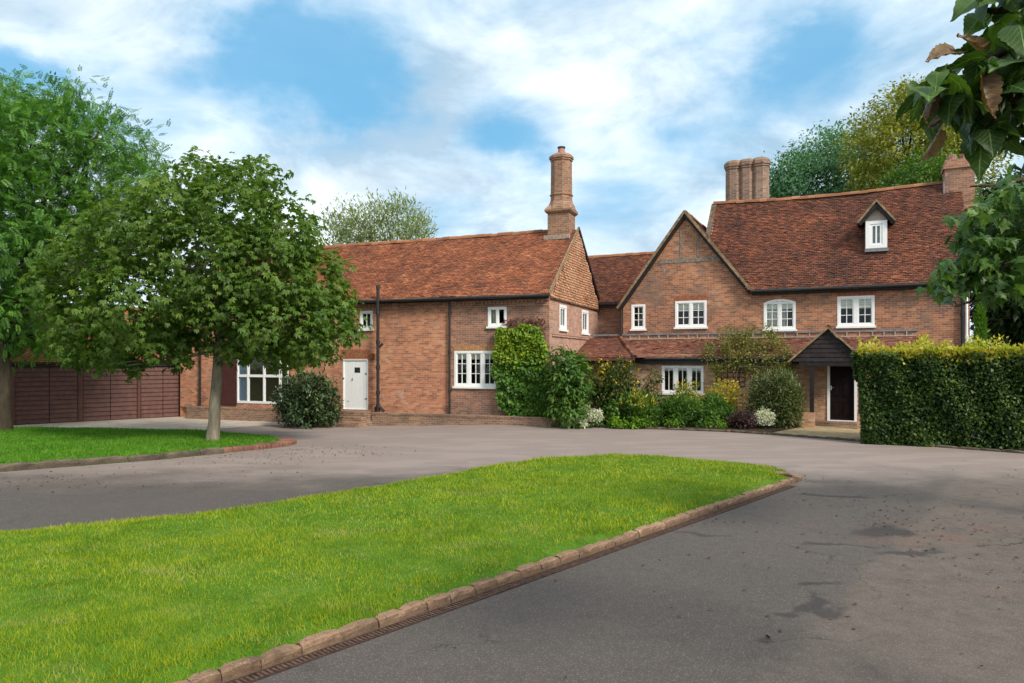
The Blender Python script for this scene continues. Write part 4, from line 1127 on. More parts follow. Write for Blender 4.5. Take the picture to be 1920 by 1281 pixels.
# planting bed, path to the front door, bed edging
bedf = [G(1058, 801), G(1130, 802), G(1250, 806), G(1370, 811), G(1436, 815)]
bl, br = LT.w(LT.at(1085, 700)[0], 0, -.1), LT.w(LT.at(1500, 700)[0], 0, -.1)
sheet('flower_bed', [(p.x, p.y) for p in bedf] + [(G(1500, 803).x, G(1500, 803).y), (br.x, br.y), (bl.x, bl.y + 1.5)], .5, lambda x, y: gz(x, y) + .05, M['soil'])
rough_stones('kerb', [(p.x, p.y) for p in bedf] + [(G(1620, 829).x, G(1620, 829).y), (G(1920, 851).x, G(1920, 851).y), (22, 14.5)], .12, .07, .45, M['kerb_old'], 1, .012)
pth = [G(1438, 815), G(1622, 828), V3(11.3, 22.5, 0), LT.w(LT.at(1640, 700)[0], 0, .0), LT.w(LT.at(1505, 700)[0], 0, 0), G(1500, 803)]
sheet('path', [(p.x, p.y) for p in pth], .5, lambda x, y: gz(x, y) + .035, M['paving'])

# ------------------------------------------------------------------ leaves
def oval(w=.26, fold=.07, droop=-.10):
    return np.array([[0, 0, 0], [w, .42, fold], [0, 1, droop], [-w, .42, fold]], float), np.array([[0, 1, 2, 3]])
def palm(n=5, w=.20, span=150):
    vs, fs = [], []
    for i in range(n):
        a = R(-span / 2 + span * i / (n - 1)); L = 1.0 - .30 * abs(i - (n - 1) / 2) / ((n - 1) / 2)
        v, f = oval(w, .05, -.34)
        v = v * L; v[:, 0] *= 1.15
        x = v[:, 0] * math.cos(a) + v[:, 1] * math.sin(a); y = -v[:, 0] * math.sin(a) + v[:, 1] * math.cos(a)
        fs.append(f + len(vs) * 4); vs.append(np.stack([x, y, v[:, 2]], 1))
    return np.concatenate(vs), np.concatenate(fs)
def pinnate(pairs=5, w=.20, ll=.34):
    vs, fs = [], []
    for i in range(pairs):
        y0 = .15 + .75 * i / pairs; L = ll * (1 - .35 * abs(i / pairs - .4))
        for sg in (-1, 1):
            a = sg * R(58); v, f = oval(w, .02, -.06); v = v * L
            x = v[:, 0] * math.cos(a) + v[:, 1] * math.sin(a); y = -v[:, 0] * math.sin(a) + v[:, 1] * math.cos(a) + y0
            fs.append(f + len(vs) * 4); vs.append(np.stack([x, y, v[:, 2] - .25 * y ** 2], 1))
    v, f = oval(w, .02, -.06); v = v * ll; v[:, 1] += .9; v[:, 2] -= .22
    fs.append(f + len(vs) * 4); vs.append(v)
    return np.concatenate(vs), np.concatenate(fs)
def lobed(pts, fold=.10, droop=.35, sub=3, curl=0.0):
    """Broad leaf from a half outline, folded along its midrib, rippled between its side veins and drooping to the tip."""
    h = [np.array(pts[0], float)]
    for a, b in zip(pts[:-1], pts[1:]):
        for k in range(1, sub + 1): h.append(np.array(a) + (np.array(b) - np.array(a)) * k / sub)
    vs = []; fs = []
    for i, (x, y) in enumerate(h):
        x = x * (1 + .05 * math.sin(i * 2.1)) if 0 < i < len(h) - 1 else x
        for q in (1, .55, 0, -.55, -1):
            yy = y - .10 * abs(q) * (1 - abs(y - .4))
            z = -droop * yy * yy + fold * abs(q) * x + .022 * math.sin(26 * (yy - .35 * abs(q) * x)) * (1 if 0 < abs(q) < 1 else .4) - .10 * (q * x) ** 2 + curl * (abs(q) * x) ** 2 * 3
            vs.append([q * x, yy, z + .03 * math.sin(7 * yy + 3 * q)])
    for i in range(len(h) - 1):
        a = 5 * i
        for j in range(4): fs.append([a + j, a + 5 + j, a + 6 + j, a + 1 + j])
    return np.array(vs), np.array(fs)
BR_ = [(.02, 0), (.24, -.06), (.38, .08), (.43, .26), (.40, .44), (.31, .62), (.18, .82), (.06, .94), (.0, 1.02)]
BROAD = [lobed(BR_, .12, .30), lobed(BR_, -.10, .75), lobed([(x * .85, y) for x, y in BR_], .3, .1), lobed([(x * 1.1, y) for x, y in BR_], .05, .5)]
DEADL = [lobed([(x * .8, y) for x, y in BR_], .5, .3, 3, .6), lobed([(x * .55, y) for x, y in BR_], .9, -.4, 3, .8), lobed(BR_, .25, .2, 3, .2)]
MP_ = [(.02, 0), (.22, -.03), (.46, .10), (.30, .22), (.56, .46), (.26, .50), (.32, .66), (.13, .74), (.0, 1.0)]
MAPLE = [lobed(MP_, .12, .4, 1), lobed(MP_, .3, .7, 1), lobed(MP_, -.1, .3, 1)]
OVAL, PALM, PINN = oval(), palm(), pinnate()
BEECH = oval(.34, .06, -.05); SLIM = oval(.13, .03, -.1); IVY = oval(.42, .05, -.05)

def nrmz(a): return a / np.maximum(np.linalg.norm(a, axis=1, keepdims=True), 1e-6)
def place(template, P, D, Nn, S):
    V, Fc = template
    y = nrmz(D); x = nrmz(np.cross(y, Nn)); z = np.cross(x, y)
    n, k = len(P), len(V)
    out = P[:, None, :] + (x[:, None, :] * V[None, :, 0:1] + y[:, None, :] * V[None, :, 1:2] + z[:, None, :] * V[None, :, 2:3]) * S[:, None, None]
    fc = (np.arange(n)[:, None, None] * k + Fc[None]).reshape(-1, Fc.shape[1])
    return out.reshape(-1, 3), fc, len(Fc)
def leaf_uv(o, uv):
    me = o.data; vi = np.empty(len(me.loops), np.int32); me.loops.foreach_get('vertex_index', vi)
    me.uv_layers.new(name='UVMap').data.foreach_set('uv', uv[vi].astype(np.float32).ravel()); return o
def leaves(name, template, P, O, size, mat, parent, droop=.3, wild=.7, upw=1.0, rnd=None, var=.25, g=None):
    g = g or rng
    n = len(P)
    D = O * .7 + g.normal(0, wild, (n, 3)) * .6 + np.array([0, 0, -droop])
    Nn = np.array([0, 0, upw]) + O * .5 + g.normal(0, .35, (n, 3))
    S = size * np.clip(g.normal(1, var, n), .45, 1.7)
    r = g.random(n) if rnd is None else rnd
    if isinstance(template, list):
        vs, fs, rs_, b0 = [], [], [], 0
        for i, t_ in enumerate(template):
            q = slice(i, None, len(template)); v, f, kf = place(t_, P[q], D[q], Nn[q], S[q])
            vs.append(v); fs.append(f + b0); rs_.append(np.repeat(r[q], kf)); b0 += len(v)
        us_ = [np.tile(t_[0][:, :2], (len(v) // len(t_[0]), 1)) for t_, v in zip(template, vs)]
        return leaf_uv(link(name, np_mesh(name, np.concatenate(vs), fs[0].shape[1], np.concatenate(fs), np.concatenate(rs_)), mat, parent, smooth=True, uv=False), np.concatenate(us_))
    v, f, kf = place(template, P, D, Nn, S)
    return link(name, np_mesh(name, v, f.shape[1], f, np.repeat(r, kf)), mat, parent, uv=False)
def scatter(blobs, ncl, per, spread, shell=(.55, 1.0), flat=1.0, g=None):
    g = g or rng
    B = np.array(blobs, float)
    wt = B[:, 3] ** 2; ix = g.choice(len(B), ncl, p=wt / wt.sum())
    d = nrmz(g.normal(0, 1, (ncl, 3)))
    rad = B[ix, 3] * (shell[0] + (shell[1] - shell[0]) * np.sqrt(g.random(ncl)))
    c = B[ix, :3] + d * rad[:, None] * np.array([1, 1, flat])
    P = np.repeat(c, per, 0) + g.normal(0, spread, (ncl * per, 3))
    O = np.repeat(d, per, 0)
    cr = np.repeat(g.random(ncl), per)
    return P, O, cr
def px_blobs(lst, Y, dep=1.0, copies=2, g=None):
    g = g or random
    out = []
    for px, py, r in lst:
        rr = r * Y / F
        for k in range(copies):
            dy = (0 if copies == 1 else (-.75 if k % 2 == 0 else .75)) * dep * rr * g.uniform(.5, 1.4) + g.uniform(-.3, .3) * dep
            p = at_depth(px, py, Y + dy); out.append((p.x, p.y, p.z, rr))
    return out
def limb(mb, a, b, r0, r1, bend=.12, n=6, seg=7):
    pts = []; d = b - a; o = V3(random.uniform(-1, 1), random.uniform(-1, 1), random.uniform(-.2, .6)) * d.length * bend
    for i in range(n + 1):
        t = i / n
        pts.append(a + d * t + o * math.sin(math.pi * t) + V3(random.uniform(-1, 1), random.uniform(-1, 1), 0) * .015 * d.length)
    mb.tube(pts, [r0 + (r1 - r0) * (i / n) for i in range(n + 1)], seg)
    return pts
def bark(name, c1, c2, sc=8):
    T = material(name); p = pos(T)
    q = T.vm('MULTIPLY', p, (1, 1, .25))
    n = T.noise(q, sc, 6, .7, .4); m_ = T.noise(p, 1.4, 4, .6)
    c = T.ramp(T.m('ADD', T.m('MULTIPLY', n, .65), T.m('MULTIPLY', m_, .35)), [(.32, c1), (.66, c2)])
    return finish(T, c, .95, .1, n, .8, .03)
M['bark'] = bark('bark', (.055, .045, .032), (.20, .165, .115)); M['bark_dark'] = bark('bark_dark', (.022, .018, .013), (.085, .068, .048)); M['bark_grey'] = bark('bark_grey', (.09, .075, .055), (.30, .255, .19))
def LM(name, dark, mid, light, **k):
    return leaf_mat(name, [(0.0, dark), (.5, mid), (.92, light), (1.0, tuple(min(1, c * 1.35) for c in light))], **k)
M['l_chestnut'] = LM('leaf_chestnut', (0.05, 0.105, 0.018), (0.105, 0.19, 0.028), (0.2, 0.29, 0.05), transl=.42)
M['l_ash'] = LM('leaf_ash', (0.042, 0.118, 0.02), (0.088, 0.215, 0.032), (0.155, 0.31, 0.042), transl=.35)
M['l_pale'] = LM('leaf_pale', (0.17, 0.21, 0.1), (0.25, 0.3, 0.14), (0.36, 0.4, 0.2), transl=.3)  # the far willow's haze is mixed into this colour as extra paleness
M['l_blue'] = LM('leaf_bluegreen', (0.06, 0.15, 0.08), (0.11, 0.24, 0.13), (0.19, 0.34, 0.18), transl=.25)  # raised above plain leaf colour to paint in the haze of distance
M['l_gold'] = LM('leaf_gold', (0.1, 0.125, 0.016), (0.24, 0.25, 0.035), (0.42, 0.4, 0.07), transl=.3)
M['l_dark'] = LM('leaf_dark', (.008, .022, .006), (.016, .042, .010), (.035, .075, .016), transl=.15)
M['l_near'] = LM('leaf_near', (0.016, 0.036, 0.008), (0.034, 0.075, 0.013), (0.075, 0.145, 0.02), transl=.28, rough=.42, vein=.55)
M['l_mid'] = LM('leaf_mid', (0.024, 0.06, 0.012), (0.05, 0.118, 0.019), (0.115, 0.205, 0.032), transl=.3, rough=.42, vein=.4)
M['l_dead'] = LM('leaf_dead', (0.045, 0.024, 0.01), (0.105, 0.058, 0.022), (0.19, 0.115, 0.045), transl=.15, vein=.5)
M['l_hedge'] = LM('leaf_hedge', (0.014, 0.034, 0.007), (0.034, 0.074, 0.012), (0.115, 0.165, 0.024), transl=.2)
M['l_hedge_new'] = LM('leaf_hedge_new', (0.24, 0.29, 0.02), (0.44, 0.43, 0.04), (0.62, 0.46, 0.09), transl=.35)
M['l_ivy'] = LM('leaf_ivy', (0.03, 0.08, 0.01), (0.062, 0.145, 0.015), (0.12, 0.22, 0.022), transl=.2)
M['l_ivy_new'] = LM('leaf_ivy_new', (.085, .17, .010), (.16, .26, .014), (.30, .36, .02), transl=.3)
M['l_red'] = LM('leaf_red', (.07, .022, .022), (.13, .045, .04), (.20, .085, .06), transl=.2)
M['l_elder'] = LM('leaf_elder', (.030, .085, .014), (.070, .15, .022), (.16, .26, .04), transl=.3)
M['l_dkyel'] = LM('leaf_olive', (.018, .032, .007), (.045, .070, .012), (.12, .13, .022), transl=.2)
M['l_green'] = LM('leaf_green', (0.03, 0.08, 0.011), (0.068, 0.155, 0.02), (0.14, 0.25, 0.035), transl=.25)
M['l_bright'] = LM('leaf_bright', (.07, .15, .012), (.13, .25, .018), (.22, .34, .03), transl=.3)
M['l_grey'] = LM('leaf_greygreen', (0.045, 0.065, 0.02), (0.088, 0.118, 0.034), (0.17, 0.195, 0.07), transl=.2)
M['l_purple'] = LM('leaf_purple', (.020, .010, .012), (.055, .028, .028), (.12, .065, .055), transl=.15)
M['l_pieris'] = LM('leaf_pieris', (.020, .042, .016), (.040, .075, .025), (.12, .17, .07), transl=.15)
M['l_yellow'] = LM('leaf_yellow', (.30, .22, .015), (.50, .36, .02), (.68, .50, .05), transl=.3)
M['l_white'] = LM('flower_white', (0.5, 0.52, 0.38), (0.7, 0.7, 0.56), (0.84, 0.83, 0.72), transl=.2)
M['l_rose'] = LM('leaf_rose', (.08, .10, .02), (.16, .18, .035), (.28, .26, .06), transl=.3)
M['l_conifer'] = LM('leaf_conifer', (.05, .14, .012), (.11, .24, .018), (.20, .34, .03), transl=.2)

def tree(name, label, cat, base, fork, blobs, template, size, mat, ncl, per, spread, trunk_r, bark_m='bark', droop=.35, group=None, lean=V3(0, 0, 0), shell=(.5, 1.0), nlimb=14, flat=.85, low=None):
    t = thing(name, label, cat, base, group)
    mb = MB()
    fork_p = base + V3(0, 0, fork) + lean
    pts = [base + V3(0, 0, -.15)] + [base.lerp(fork_p, k / 5) + V3(random.uniform(-1, 1), random.uniform(-1, 1), 0) * trunk_r * .22 for k in range(6)]
    rad = [trunk_r * 1.45] + [trunk_r * (1.22 if k == 0 else 1.04 - .05 * k) for k in range(6)]
    mb.tube(pts, rad, 14)
    mb.build('trunk', M[bark_m], t, True)
    lb = MB()
    cs = sorted(blobs, key=lambda b: -b[3]); random.shuffle(cs)
    top = max(blobs, key=lambda b: b[2])
    topp = V3(top[0], top[1], top[2])
    main = limb(lb, pts[-1] - V3(0, 0, .1), topp.lerp(pts[-1], .15), trunk_r * .72, .03, .05, 8)
    for b in cs[:nlimb]:
        p = V3(b[0], b[1], b[2]); st = main[min(len(main) - 2, max(0, int(random.uniform(0, .7) * len(main))))]
        if st.z > p.z + .5: st = main[0]
        q = limb(lb, st, p, trunk_r * .32, .02, .12, 6)
        for k in range(4):
            e = p + V3(random.gauss(0, 1), random.gauss(0, 1), random.gauss(0, .8)).normalized() * b[3] * .85
            limb(lb, q[random.randint(3, 6)], e, .028 if trunk_r > .12 else .018, .006, .1, 4, 5)
    lb.build('branches', M[bark_m], t, True)
    P, O, cr = scatter(blobs, ncl, per, spread, shell, flat)
    if low is not None: k = P[:, 2] > low; P, O, cr = P[k], O[k], cr[k]
    leaves('crown', template, P, O, size, M[mat], t, droop, rnd=np.clip(cr * .55 + rng.random(len(P)) * .45, 0, 1))
    return t

# the chestnut on the near lawn
cb = px_blobs([(375, 335, 42), (478, 345, 50), (430, 400, 80), (320, 385, 62), (535, 430, 58), (250, 430, 75), (390, 480, 100), (500, 500, 85), (590, 515, 55), (170, 480, 62), (150, 565, 55), (250, 560, 85), (610, 590, 46), (648, 632, 26), (540, 600, 75), (430, 570, 70), (345, 600, 55), (215, 640, 45), (300, 630, 45), (575, 640, 42), (140, 630, 42), (470, 640, 40), (200, 668, 28), (245, 684, 20), (330, 660, 32), (440, 652, 34), (525, 662, 28), (598, 660, 24), (135, 662, 28), (640, 560, 24), (100, 520, 40)], 20.6, 1.5, 2)
tb = G(400, 832); tb.z = z2f(tb.x, tb.y)
tree('chestnut_tree', 'rounded young horse chestnut with a bare grey trunk on the near lawn', 'tree', tb, 2.75, cb, PALM, .138, 'l_chestnut', 3000, 8, .14, .165, 'bark_grey', .55, lean=V3(.12, 0, 0), group='trees on the left lawn', shell=(.55, 1.12))
ab = px_blobs([(30, 200, 48), (105, 195, 38), (60, 270, 80), (140, 240, 50), (205, 265, 48), (265, 280, 30), (180, 340, 70), (60, 370, 85), (265, 335, 40), (300, 350, 24), (-40, 250, 110), (-60, 400, 130), (100, 460, 75), (205, 420, 62), (20, 520, 75), (-60, 560, 100), (40, 600, 50), (0, 640, 36), (75, 630, 36), (200, 225, 18), (150, 175, 20)], 24.6, 1.3, 2)
tb = G(6, 812); tb.z = z2f(tb.x, tb.y)
tree('ash_tree', 'tall feathery green tree cut by the left edge, with a thick brown trunk', 'tree', tb, 3.2, ab, PINN, .31, 'l_ash', 4600, 4, .23, .23, 'bark_dark', .1, group='trees on the left lawn', shell=(.35, 1.0))
bb = px_blobs([(630, 425, 26), (668, 408, 25), (705, 405, 26), (745, 405, 30), (785, 425, 25), (700, 445, 45), (770, 445, 35), (640, 450, 30)], 50, 1.2, 2)
tree('willow_tree', 'pale grey-green tree showing above the ridge of the wing', 'tree', V3(-9.5, 50, -.24), 6, bb, SLIM, .34, 'l_pale', 300, 20, .42, .3, 'bark', -.5, shell=(.2, 1.05))
rb = px_blobs([(1478, 325, 38), (1535, 285, 40), (1580, 275, 34), (1455, 350, 24), (1530, 345, 60), (1600, 330, 50), (1460, 390, 40), (1560, 400, 60)], 56, 1.2, 2)
tree('oak_tree', 'blue-green tree behind the farmhouse roof beside the triple chimney', 'tree', V3(24, 56, -.04), 7, rb, OVAL, .27, 'l_blue', 900, 26, .40, .4, 'bark_dark', .2)
rb = px_blobs([(1640, 245, 42), (1680, 205, 42), (1722, 200, 50), (1622, 290, 42), (1690, 280, 65), (1765, 255, 70), (1740, 330, 50), (1650, 340, 45), (1800, 300, 70), (1830, 230, 60), (1800, 420, 90)], 48, 1.2, 2)
tree('lime_tree', 'tall golden-green tree behind the right half of the farmhouse roof', 'tree', V3(26.5, 48, -.04), 6, rb, OVAL, .24, 'l_gold', 1300, 26, .34, .4, 'bark_dark', .2)
rb = px_blobs([(1740, 330, 45), (1700, 350, 40), (1770, 340, 40)], 42, 1.0, 2)
tree('cherry_tree', 'small mid-green tree between the golden tree and the right-hand chimney', 'tree', V3(24.2, 42, -.04), 5, rb, OVAL, .19, 'l_elder', 380, 24, .3, .25, 'bark_dark', .2)
rb = px_blobs([(1880, 470, 70), (1940, 420, 100), (1960, 560, 110), (1880, 580, 45), (1900, 640, 50), (1930, 690, 60), (2040, 480, 120)], 33, 1.2, 2)
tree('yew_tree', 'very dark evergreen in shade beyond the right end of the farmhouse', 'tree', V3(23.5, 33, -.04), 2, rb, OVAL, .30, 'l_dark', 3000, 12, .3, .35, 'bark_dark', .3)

# ------------------------------------------------------------------ hedge
h0, h1 = G(1622, 832), G(1925, 846)
HG = Pl((h0.x, h0.y), ((h1 - h0).x, (h1 - h0).y)); HLn, HTh, HH = 11.0, 1.7, 2.62
hedge = thing('beech_hedge', 'tall clipped beech hedge with yellow new growth along its top', 'hedge', HG.w(4, 0, -HTh / 2))
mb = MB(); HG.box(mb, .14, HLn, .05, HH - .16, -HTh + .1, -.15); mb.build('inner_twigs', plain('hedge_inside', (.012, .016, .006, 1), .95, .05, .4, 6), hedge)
n = 36000
fa = rng.random(n); s = rng.random(n) * HLn; z = rng.random(n); d = np.zeros(n)
O = np.zeros((n, 3)); sv = np.zeros(n); zv = np.zeros(n); dv = np.zeros(n)
kf = fa < .68; ke = (fa >= .68) & (fa < .86); kt = fa >= .86
sv[kf] = (rng.random(kf.sum()) ** 1.5) * HLn - .06; zv[kf] = z[kf] * HH; dv[kf] = -np.abs(rng.normal(0, .07, kf.sum())) + .05 + .07 * np.sin(sv[kf] * 2.1) * np.sin(zv[kf] * 2.6 + 1) + .05 * np.sin(sv[kf] * 5.3 + 2 * zv[kf]) + .04 * np.sin(zv[kf] * 6 - sv[kf] * 3.1)
O[kf] = np.array(HG.n)
sv[ke] = np.abs(rng.normal(0, .06, ke.sum())) - .04 - .10 * (z[ke] > .7); zv[ke] = z[ke] * HH; dv[ke] = -rng.random(ke.sum()) * HTh; O[ke] = -np.array(HG.u)
sv[kt] = s[kt]; zv[kt] = HH - np.abs(rng.normal(0, .06, kt.sum())); dv[kt] = -rng.random(kt.sum()) * HTh; O[kt] = (0, 0, 1)
sv -= .16 * np.clip(zv / HH, 0, 1) ** 2
P = np.array(HG.o)[None] + sv[:, None] * np.array(HG.u) + dv[:, None] * np.array(HG.n) + np.stack([0 * zv, 0 * zv, zv], 1)
leaves('foliage', BEECH, P, O, .092, M['l_hedge'], hedge, .45, .7, .5, rnd=np.clip(rng.random(n) ** 1.3, 0, 1))
n = 13000
sv = rng.random(n) * HLn - .2; dv = -rng.random(n) * HTh; tall = rng.random(n) ** 1.8 * .42 * (1 + .5 * np.sin(sv * 3.1) * np.sin(sv * 7.3)); zv = HH - .10 + tall - .10 * rng.random(n)
fr = rng.random(n) < .35; dv[fr] = .06 - np.abs(rng.normal(0, .05, fr.sum())); zv[fr] = HH + .07 - np.abs(rng.normal(0, .15, fr.sum()))
P = np.array(HG.o)[None] + sv[:, None] * np.array(HG.u) + dv[:, None] * np.array(HG.n) + np.stack([0 * zv, 0 * zv, zv], 1)
leaves('new_growth', BEECH, P, np.tile([0, 0, 1.0], (n, 1)), .088, M['l_hedge_new'], hedge, -.3, .9, .2)

# ------------------------------------------------------------------ shrubs and border plants
def shrub(name, label, cat, px, Y, halfw, toppy, mat, template, size, n, droop=.2, basez=None, depth=None, extra=(), group=None, nb=9, per=6, spread=.07, inner=None, wild=.8):
    c = at_depth(px, HY, Y); b = gz(c.x, c.y) + .04 if basez is None else basez
    top = CZ + (HY - toppy) * Y / F; w = halfw * Y / F; dp = depth or w * .9
    t = thing(name, label, cat, V3(c.x, c.y, b), group)
    H_ = top - b; blobs = []
    for k in range(nb):
        f = (k + .5) / nb; an = k * 2.4
        rr = min(w, H_ * .5) * random.uniform(.42, .62)
        x = c.x + math.cos(an) * max(0, w - rr) * random.uniform(.6, 1.15) * (1 - .30 * f); y = c.y + math.sin(an) * max(0, dp - rr) * .9
        blobs.append((x, y, b + rr * .6 + (H_ - rr * 1.6) * f, rr))
    P, O, cr = scatter(blobs, max(4, n // per), per, spread, (.5, 1.0))
    k = P[:, 2] > b; P, O, cr = P[k], O[k], cr[k]
    st = MB()
    for q in blobs: limb(st, V3(c.x + random.uniform(-.1, .1) * w, c.y, b - .05), V3(*q[:3]), .022, .008, .1, 4, 6)
    st.build('stems', M['bark_dark'], t, True)
    leaves('foliage', template, P, O, size, M[mat], t, droop, wild, rnd=np.clip(cr * .5 + rng.random(len(P)) * .5, 0, 1))
    for (en, em, et, es, cnt, fz) in extra:
        P2, O2, c2 = scatter(blobs, max(3, cnt // 5), 5, spread * .8, (.92, 1.08)); kk = (P2[:, 2] > b + H_ * fz) & ((O2[:, 1] < .3) | (O2[:, 2] > .3))
        if kk.sum(): leaves(en, et, P2[kk], O2[kk], es, M[em], t, -.2, .8 if em != 'l_white' else .35, 1.0 if em != 'l_white' else .2)
    return t

# creeper on the wing wall
cr = thing('virginia_creeper', 'creeper on the wing wall, yellow-green above and dark green below', 'climber', W.w(-1, TZ))
pg = [W.at(*p) for p in ((934, 640), (938, 612), (960, 618), (985, 606), (1012, 612), (1026, 640), (1029, 700), (1030, 775), (968, 783), (945, 765), (930, 700), (928, 660))]
def wallfill(pl, poly, n, d0, d1):
    xs = [p[0] for p in poly]; zs = [p[1] for p in poly]
    s = rng.uniform(min(xs), max(xs), n * 2); z = rng.uniform(min(zs), max(zs), n * 2); k = pip(s, z, poly)
    s, z = s[k][:n], z[k][:n]; d = rng.uniform(d0, d1, len(s))
    return np.array(pl.o)[None] + s[:, None] * np.array(pl.u) + d[:, None] * np.array(pl.n) + np.stack([0 * z, 0 * z, z], 1), z
P, z = wallfill(W, pg, 8500, .02, .24)
jit = np.abs(rng.normal(0, .04, len(P))) + .05 * np.sin(P[:, 0] * 3.1 + z * 2.3) * np.sin(z * 4.1) + .03 * np.sin(z * 9 + P[:, 0] * 5)
P = P + np.array(W.n) * np.clip(jit, -.02, .3)[:, None] + np.array(W.u) * (rng.normal(0, .035, len(P)) + .05 * np.sin(z * 5.2))[:, None]; zcut = W.at(980, 680)[1]
Oc = np.tile(np.array(W.n), (len(P), 1))
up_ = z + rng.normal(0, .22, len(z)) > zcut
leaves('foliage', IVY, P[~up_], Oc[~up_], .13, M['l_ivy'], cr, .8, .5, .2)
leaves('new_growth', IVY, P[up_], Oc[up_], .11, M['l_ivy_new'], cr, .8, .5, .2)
pr = [W.at(*p) for p in ((934, 640), (945, 600), (985, 592), (1020, 598), (1027, 640), (1000, 615), (960, 622))]
P, z = wallfill(W, pr, 420, .015, .07); leaves('leaves', IVY, P, np.tile(np.array(W.n), (len(P), 1)), .07, M['l_red'], cr, .2, .8, .2)
st = MB()
for k in range(9):
    a = W.at(955 + k * 8, 775); b = W.at(938 + k * 11, 600 + abs(k - 5) * 3); limb(st, W.w(a[0], TZ - .1, .03), W.w(b[0], b[1], .025), .016, .004, .05, 7, 5)
st.build('stems', M['bark_dark'], cr, True)

shrub('elder_shrub', 'tall light green shrub at the corner of the wing beside the creeper', 'shrub', 1066, 25.6, 52, 645, 'l_elder', OVAL, .17, 5600, .5, nb=26)
shrub('berberis_shrub', 'broad dark shrub with yellow sprigs below the hipped tile roof', 'shrub', 1145, 26.8, 64, 672, 'l_dkyel', OVAL, .11, 9000, .1, extra=[('blossoms_sprigs', 'l_yellow', OVAL, .13, 600, .6), ('sprays', 'l_elder', OVAL, .11, 700, .3)], nb=14)  # the yellow mesh is leafy sprigs, not flowers
shrub('mallow_plant', 'thin leafy plant against the pale wall left of the three-light window', 'plant', 1220, 26.9, 24, 690, 'l_grey', OVAL, .11, 1300, .1, nb=6)
shrub('loosestrife_clump', 'clump of upright yellow flower spikes left of the broad green mound', 'plant', 1199, 25.55, 36, 732, 'l_elder', SLIM, .18, 3200, -.6, extra=[('blossoms_sprigs', 'l_yellow', SLIM, .14, 900, .6)], nb=10)
shrub('white_hydrangea', 'white flowering bush by the end of the low wall', 'bush', 1104, 25.6, 28, 764, 'l_elder', OVAL, .11, 450, .2, extra=[('blossoms_sprigs', 'l_white', IVY, .052, 4200, .30)], nb=8, spread=.06)
shrub('white_hydrangea', 'small low white flowering clump nearest the drive by the low wall', 'bush', 1091, 25.25, 15, 786, 'l_elder', OVAL, .09, 90, .2, extra=[('blossoms_sprigs', 'l_white', IVY, .05, 1500, .1)], nb=5, spread=.05)
shrub('white_hydrangea', 'little pale flower tuft against the elder shrub', 'bush', 1068, 25.4, 8, 769, 'l_elder', OVAL, .09, 120, .2, extra=[('blossoms_sprigs', 'l_white', IVY, .05, 400, .3)], nb=4, spread=.05)
shrub('leafy_perennial', 'mid-green leafy plant between the white bush and the yellow spikes', 'plant', 1152, 25.8, 20, 752, 'l_green', OVAL, .12, 1600, .2, nb=8)
shrub('lady_mantle', 'low lime green carpet of leaves along the bed edge', 'plant', 1182, 25.25, 52, 786, 'l_bright', IVY, .09, 2600, .2, depth=.35, nb=12)
shrub('green_mound', 'broad dense mound of fine green foliage under the three-light window', 'plant', 1300, 25.9, 84, 741, 'l_green', SLIM, .13, 20000, -.1, depth=1.0, nb=22, extra=[('sprays', 'l_elder', SLIM, .10, 700, .2)])
shrub('golden_shrub', 'yellow-green shrub against the sill of the three-light window', 'shrub', 1286, 26.7, 32, 710, 'l_gold', OVAL, .10, 1600, .0, extra=[('leaves', 'l_yellow', OVAL, .09, 500, .3)])
shrub('golden_shrub', 'bright golden shrub between the window and the climbing rose', 'shrub', 1354, 26.5, 44, 712, 'l_gold', OVAL, .10, 1600, .0, extra=[('leaves', 'l_yellow', OVAL, .09, 2200, .35)])
shrub('lavender_bush', 'grey-green feathery bush left of the porch', 'shrub', 1455, 25.4, 57, 694, 'l_grey', SLIM, .15, 11000, -.3, nb=16, extra=[('sprays', 'l_pale', SLIM, .14, 1500, .62)])
shrub('heuchera_clump', 'rounded purple-brown clump at the edge of the drive', 'plant', 1392, 24.75, 28, 769, 'l_purple', OVAL, .075, 3200, .1, nb=9, spread=.05)
shrub('white_hydrangea', 'upright white flowering plant right of the purple clump', 'bush', 1433, 24.7, 17, 766, 'l_elder', OVAL, .09, 240, .2, extra=[('blossoms_sprigs', 'l_white', IVY, .05, 2600, .2)], nb=7, spread=.05)
shrub('pieris_shrub', 'dark evergreen shrub with pale tips left of the white door', 'shrub', 578, 28.0, 66, 693, 'l_pieris', OVAL, .13, 9500, .1, nb=24, extra=[('leaves', 'l_pale', SLIM, .15, 900, .5)])
shrub('edging_plant', 'small green tuft at the foot of the green mound', 'plant', 1262, 25.0, 14, 786, 'l_bright', OVAL, .08, 200, .1, nb=5)
shrub('edging_plant', 'low green leaves between the green mound and the purple clump', 'plant', 1345, 24.85, 22, 789, 'l_bright', OVAL, .08, 320, .1, nb=6)
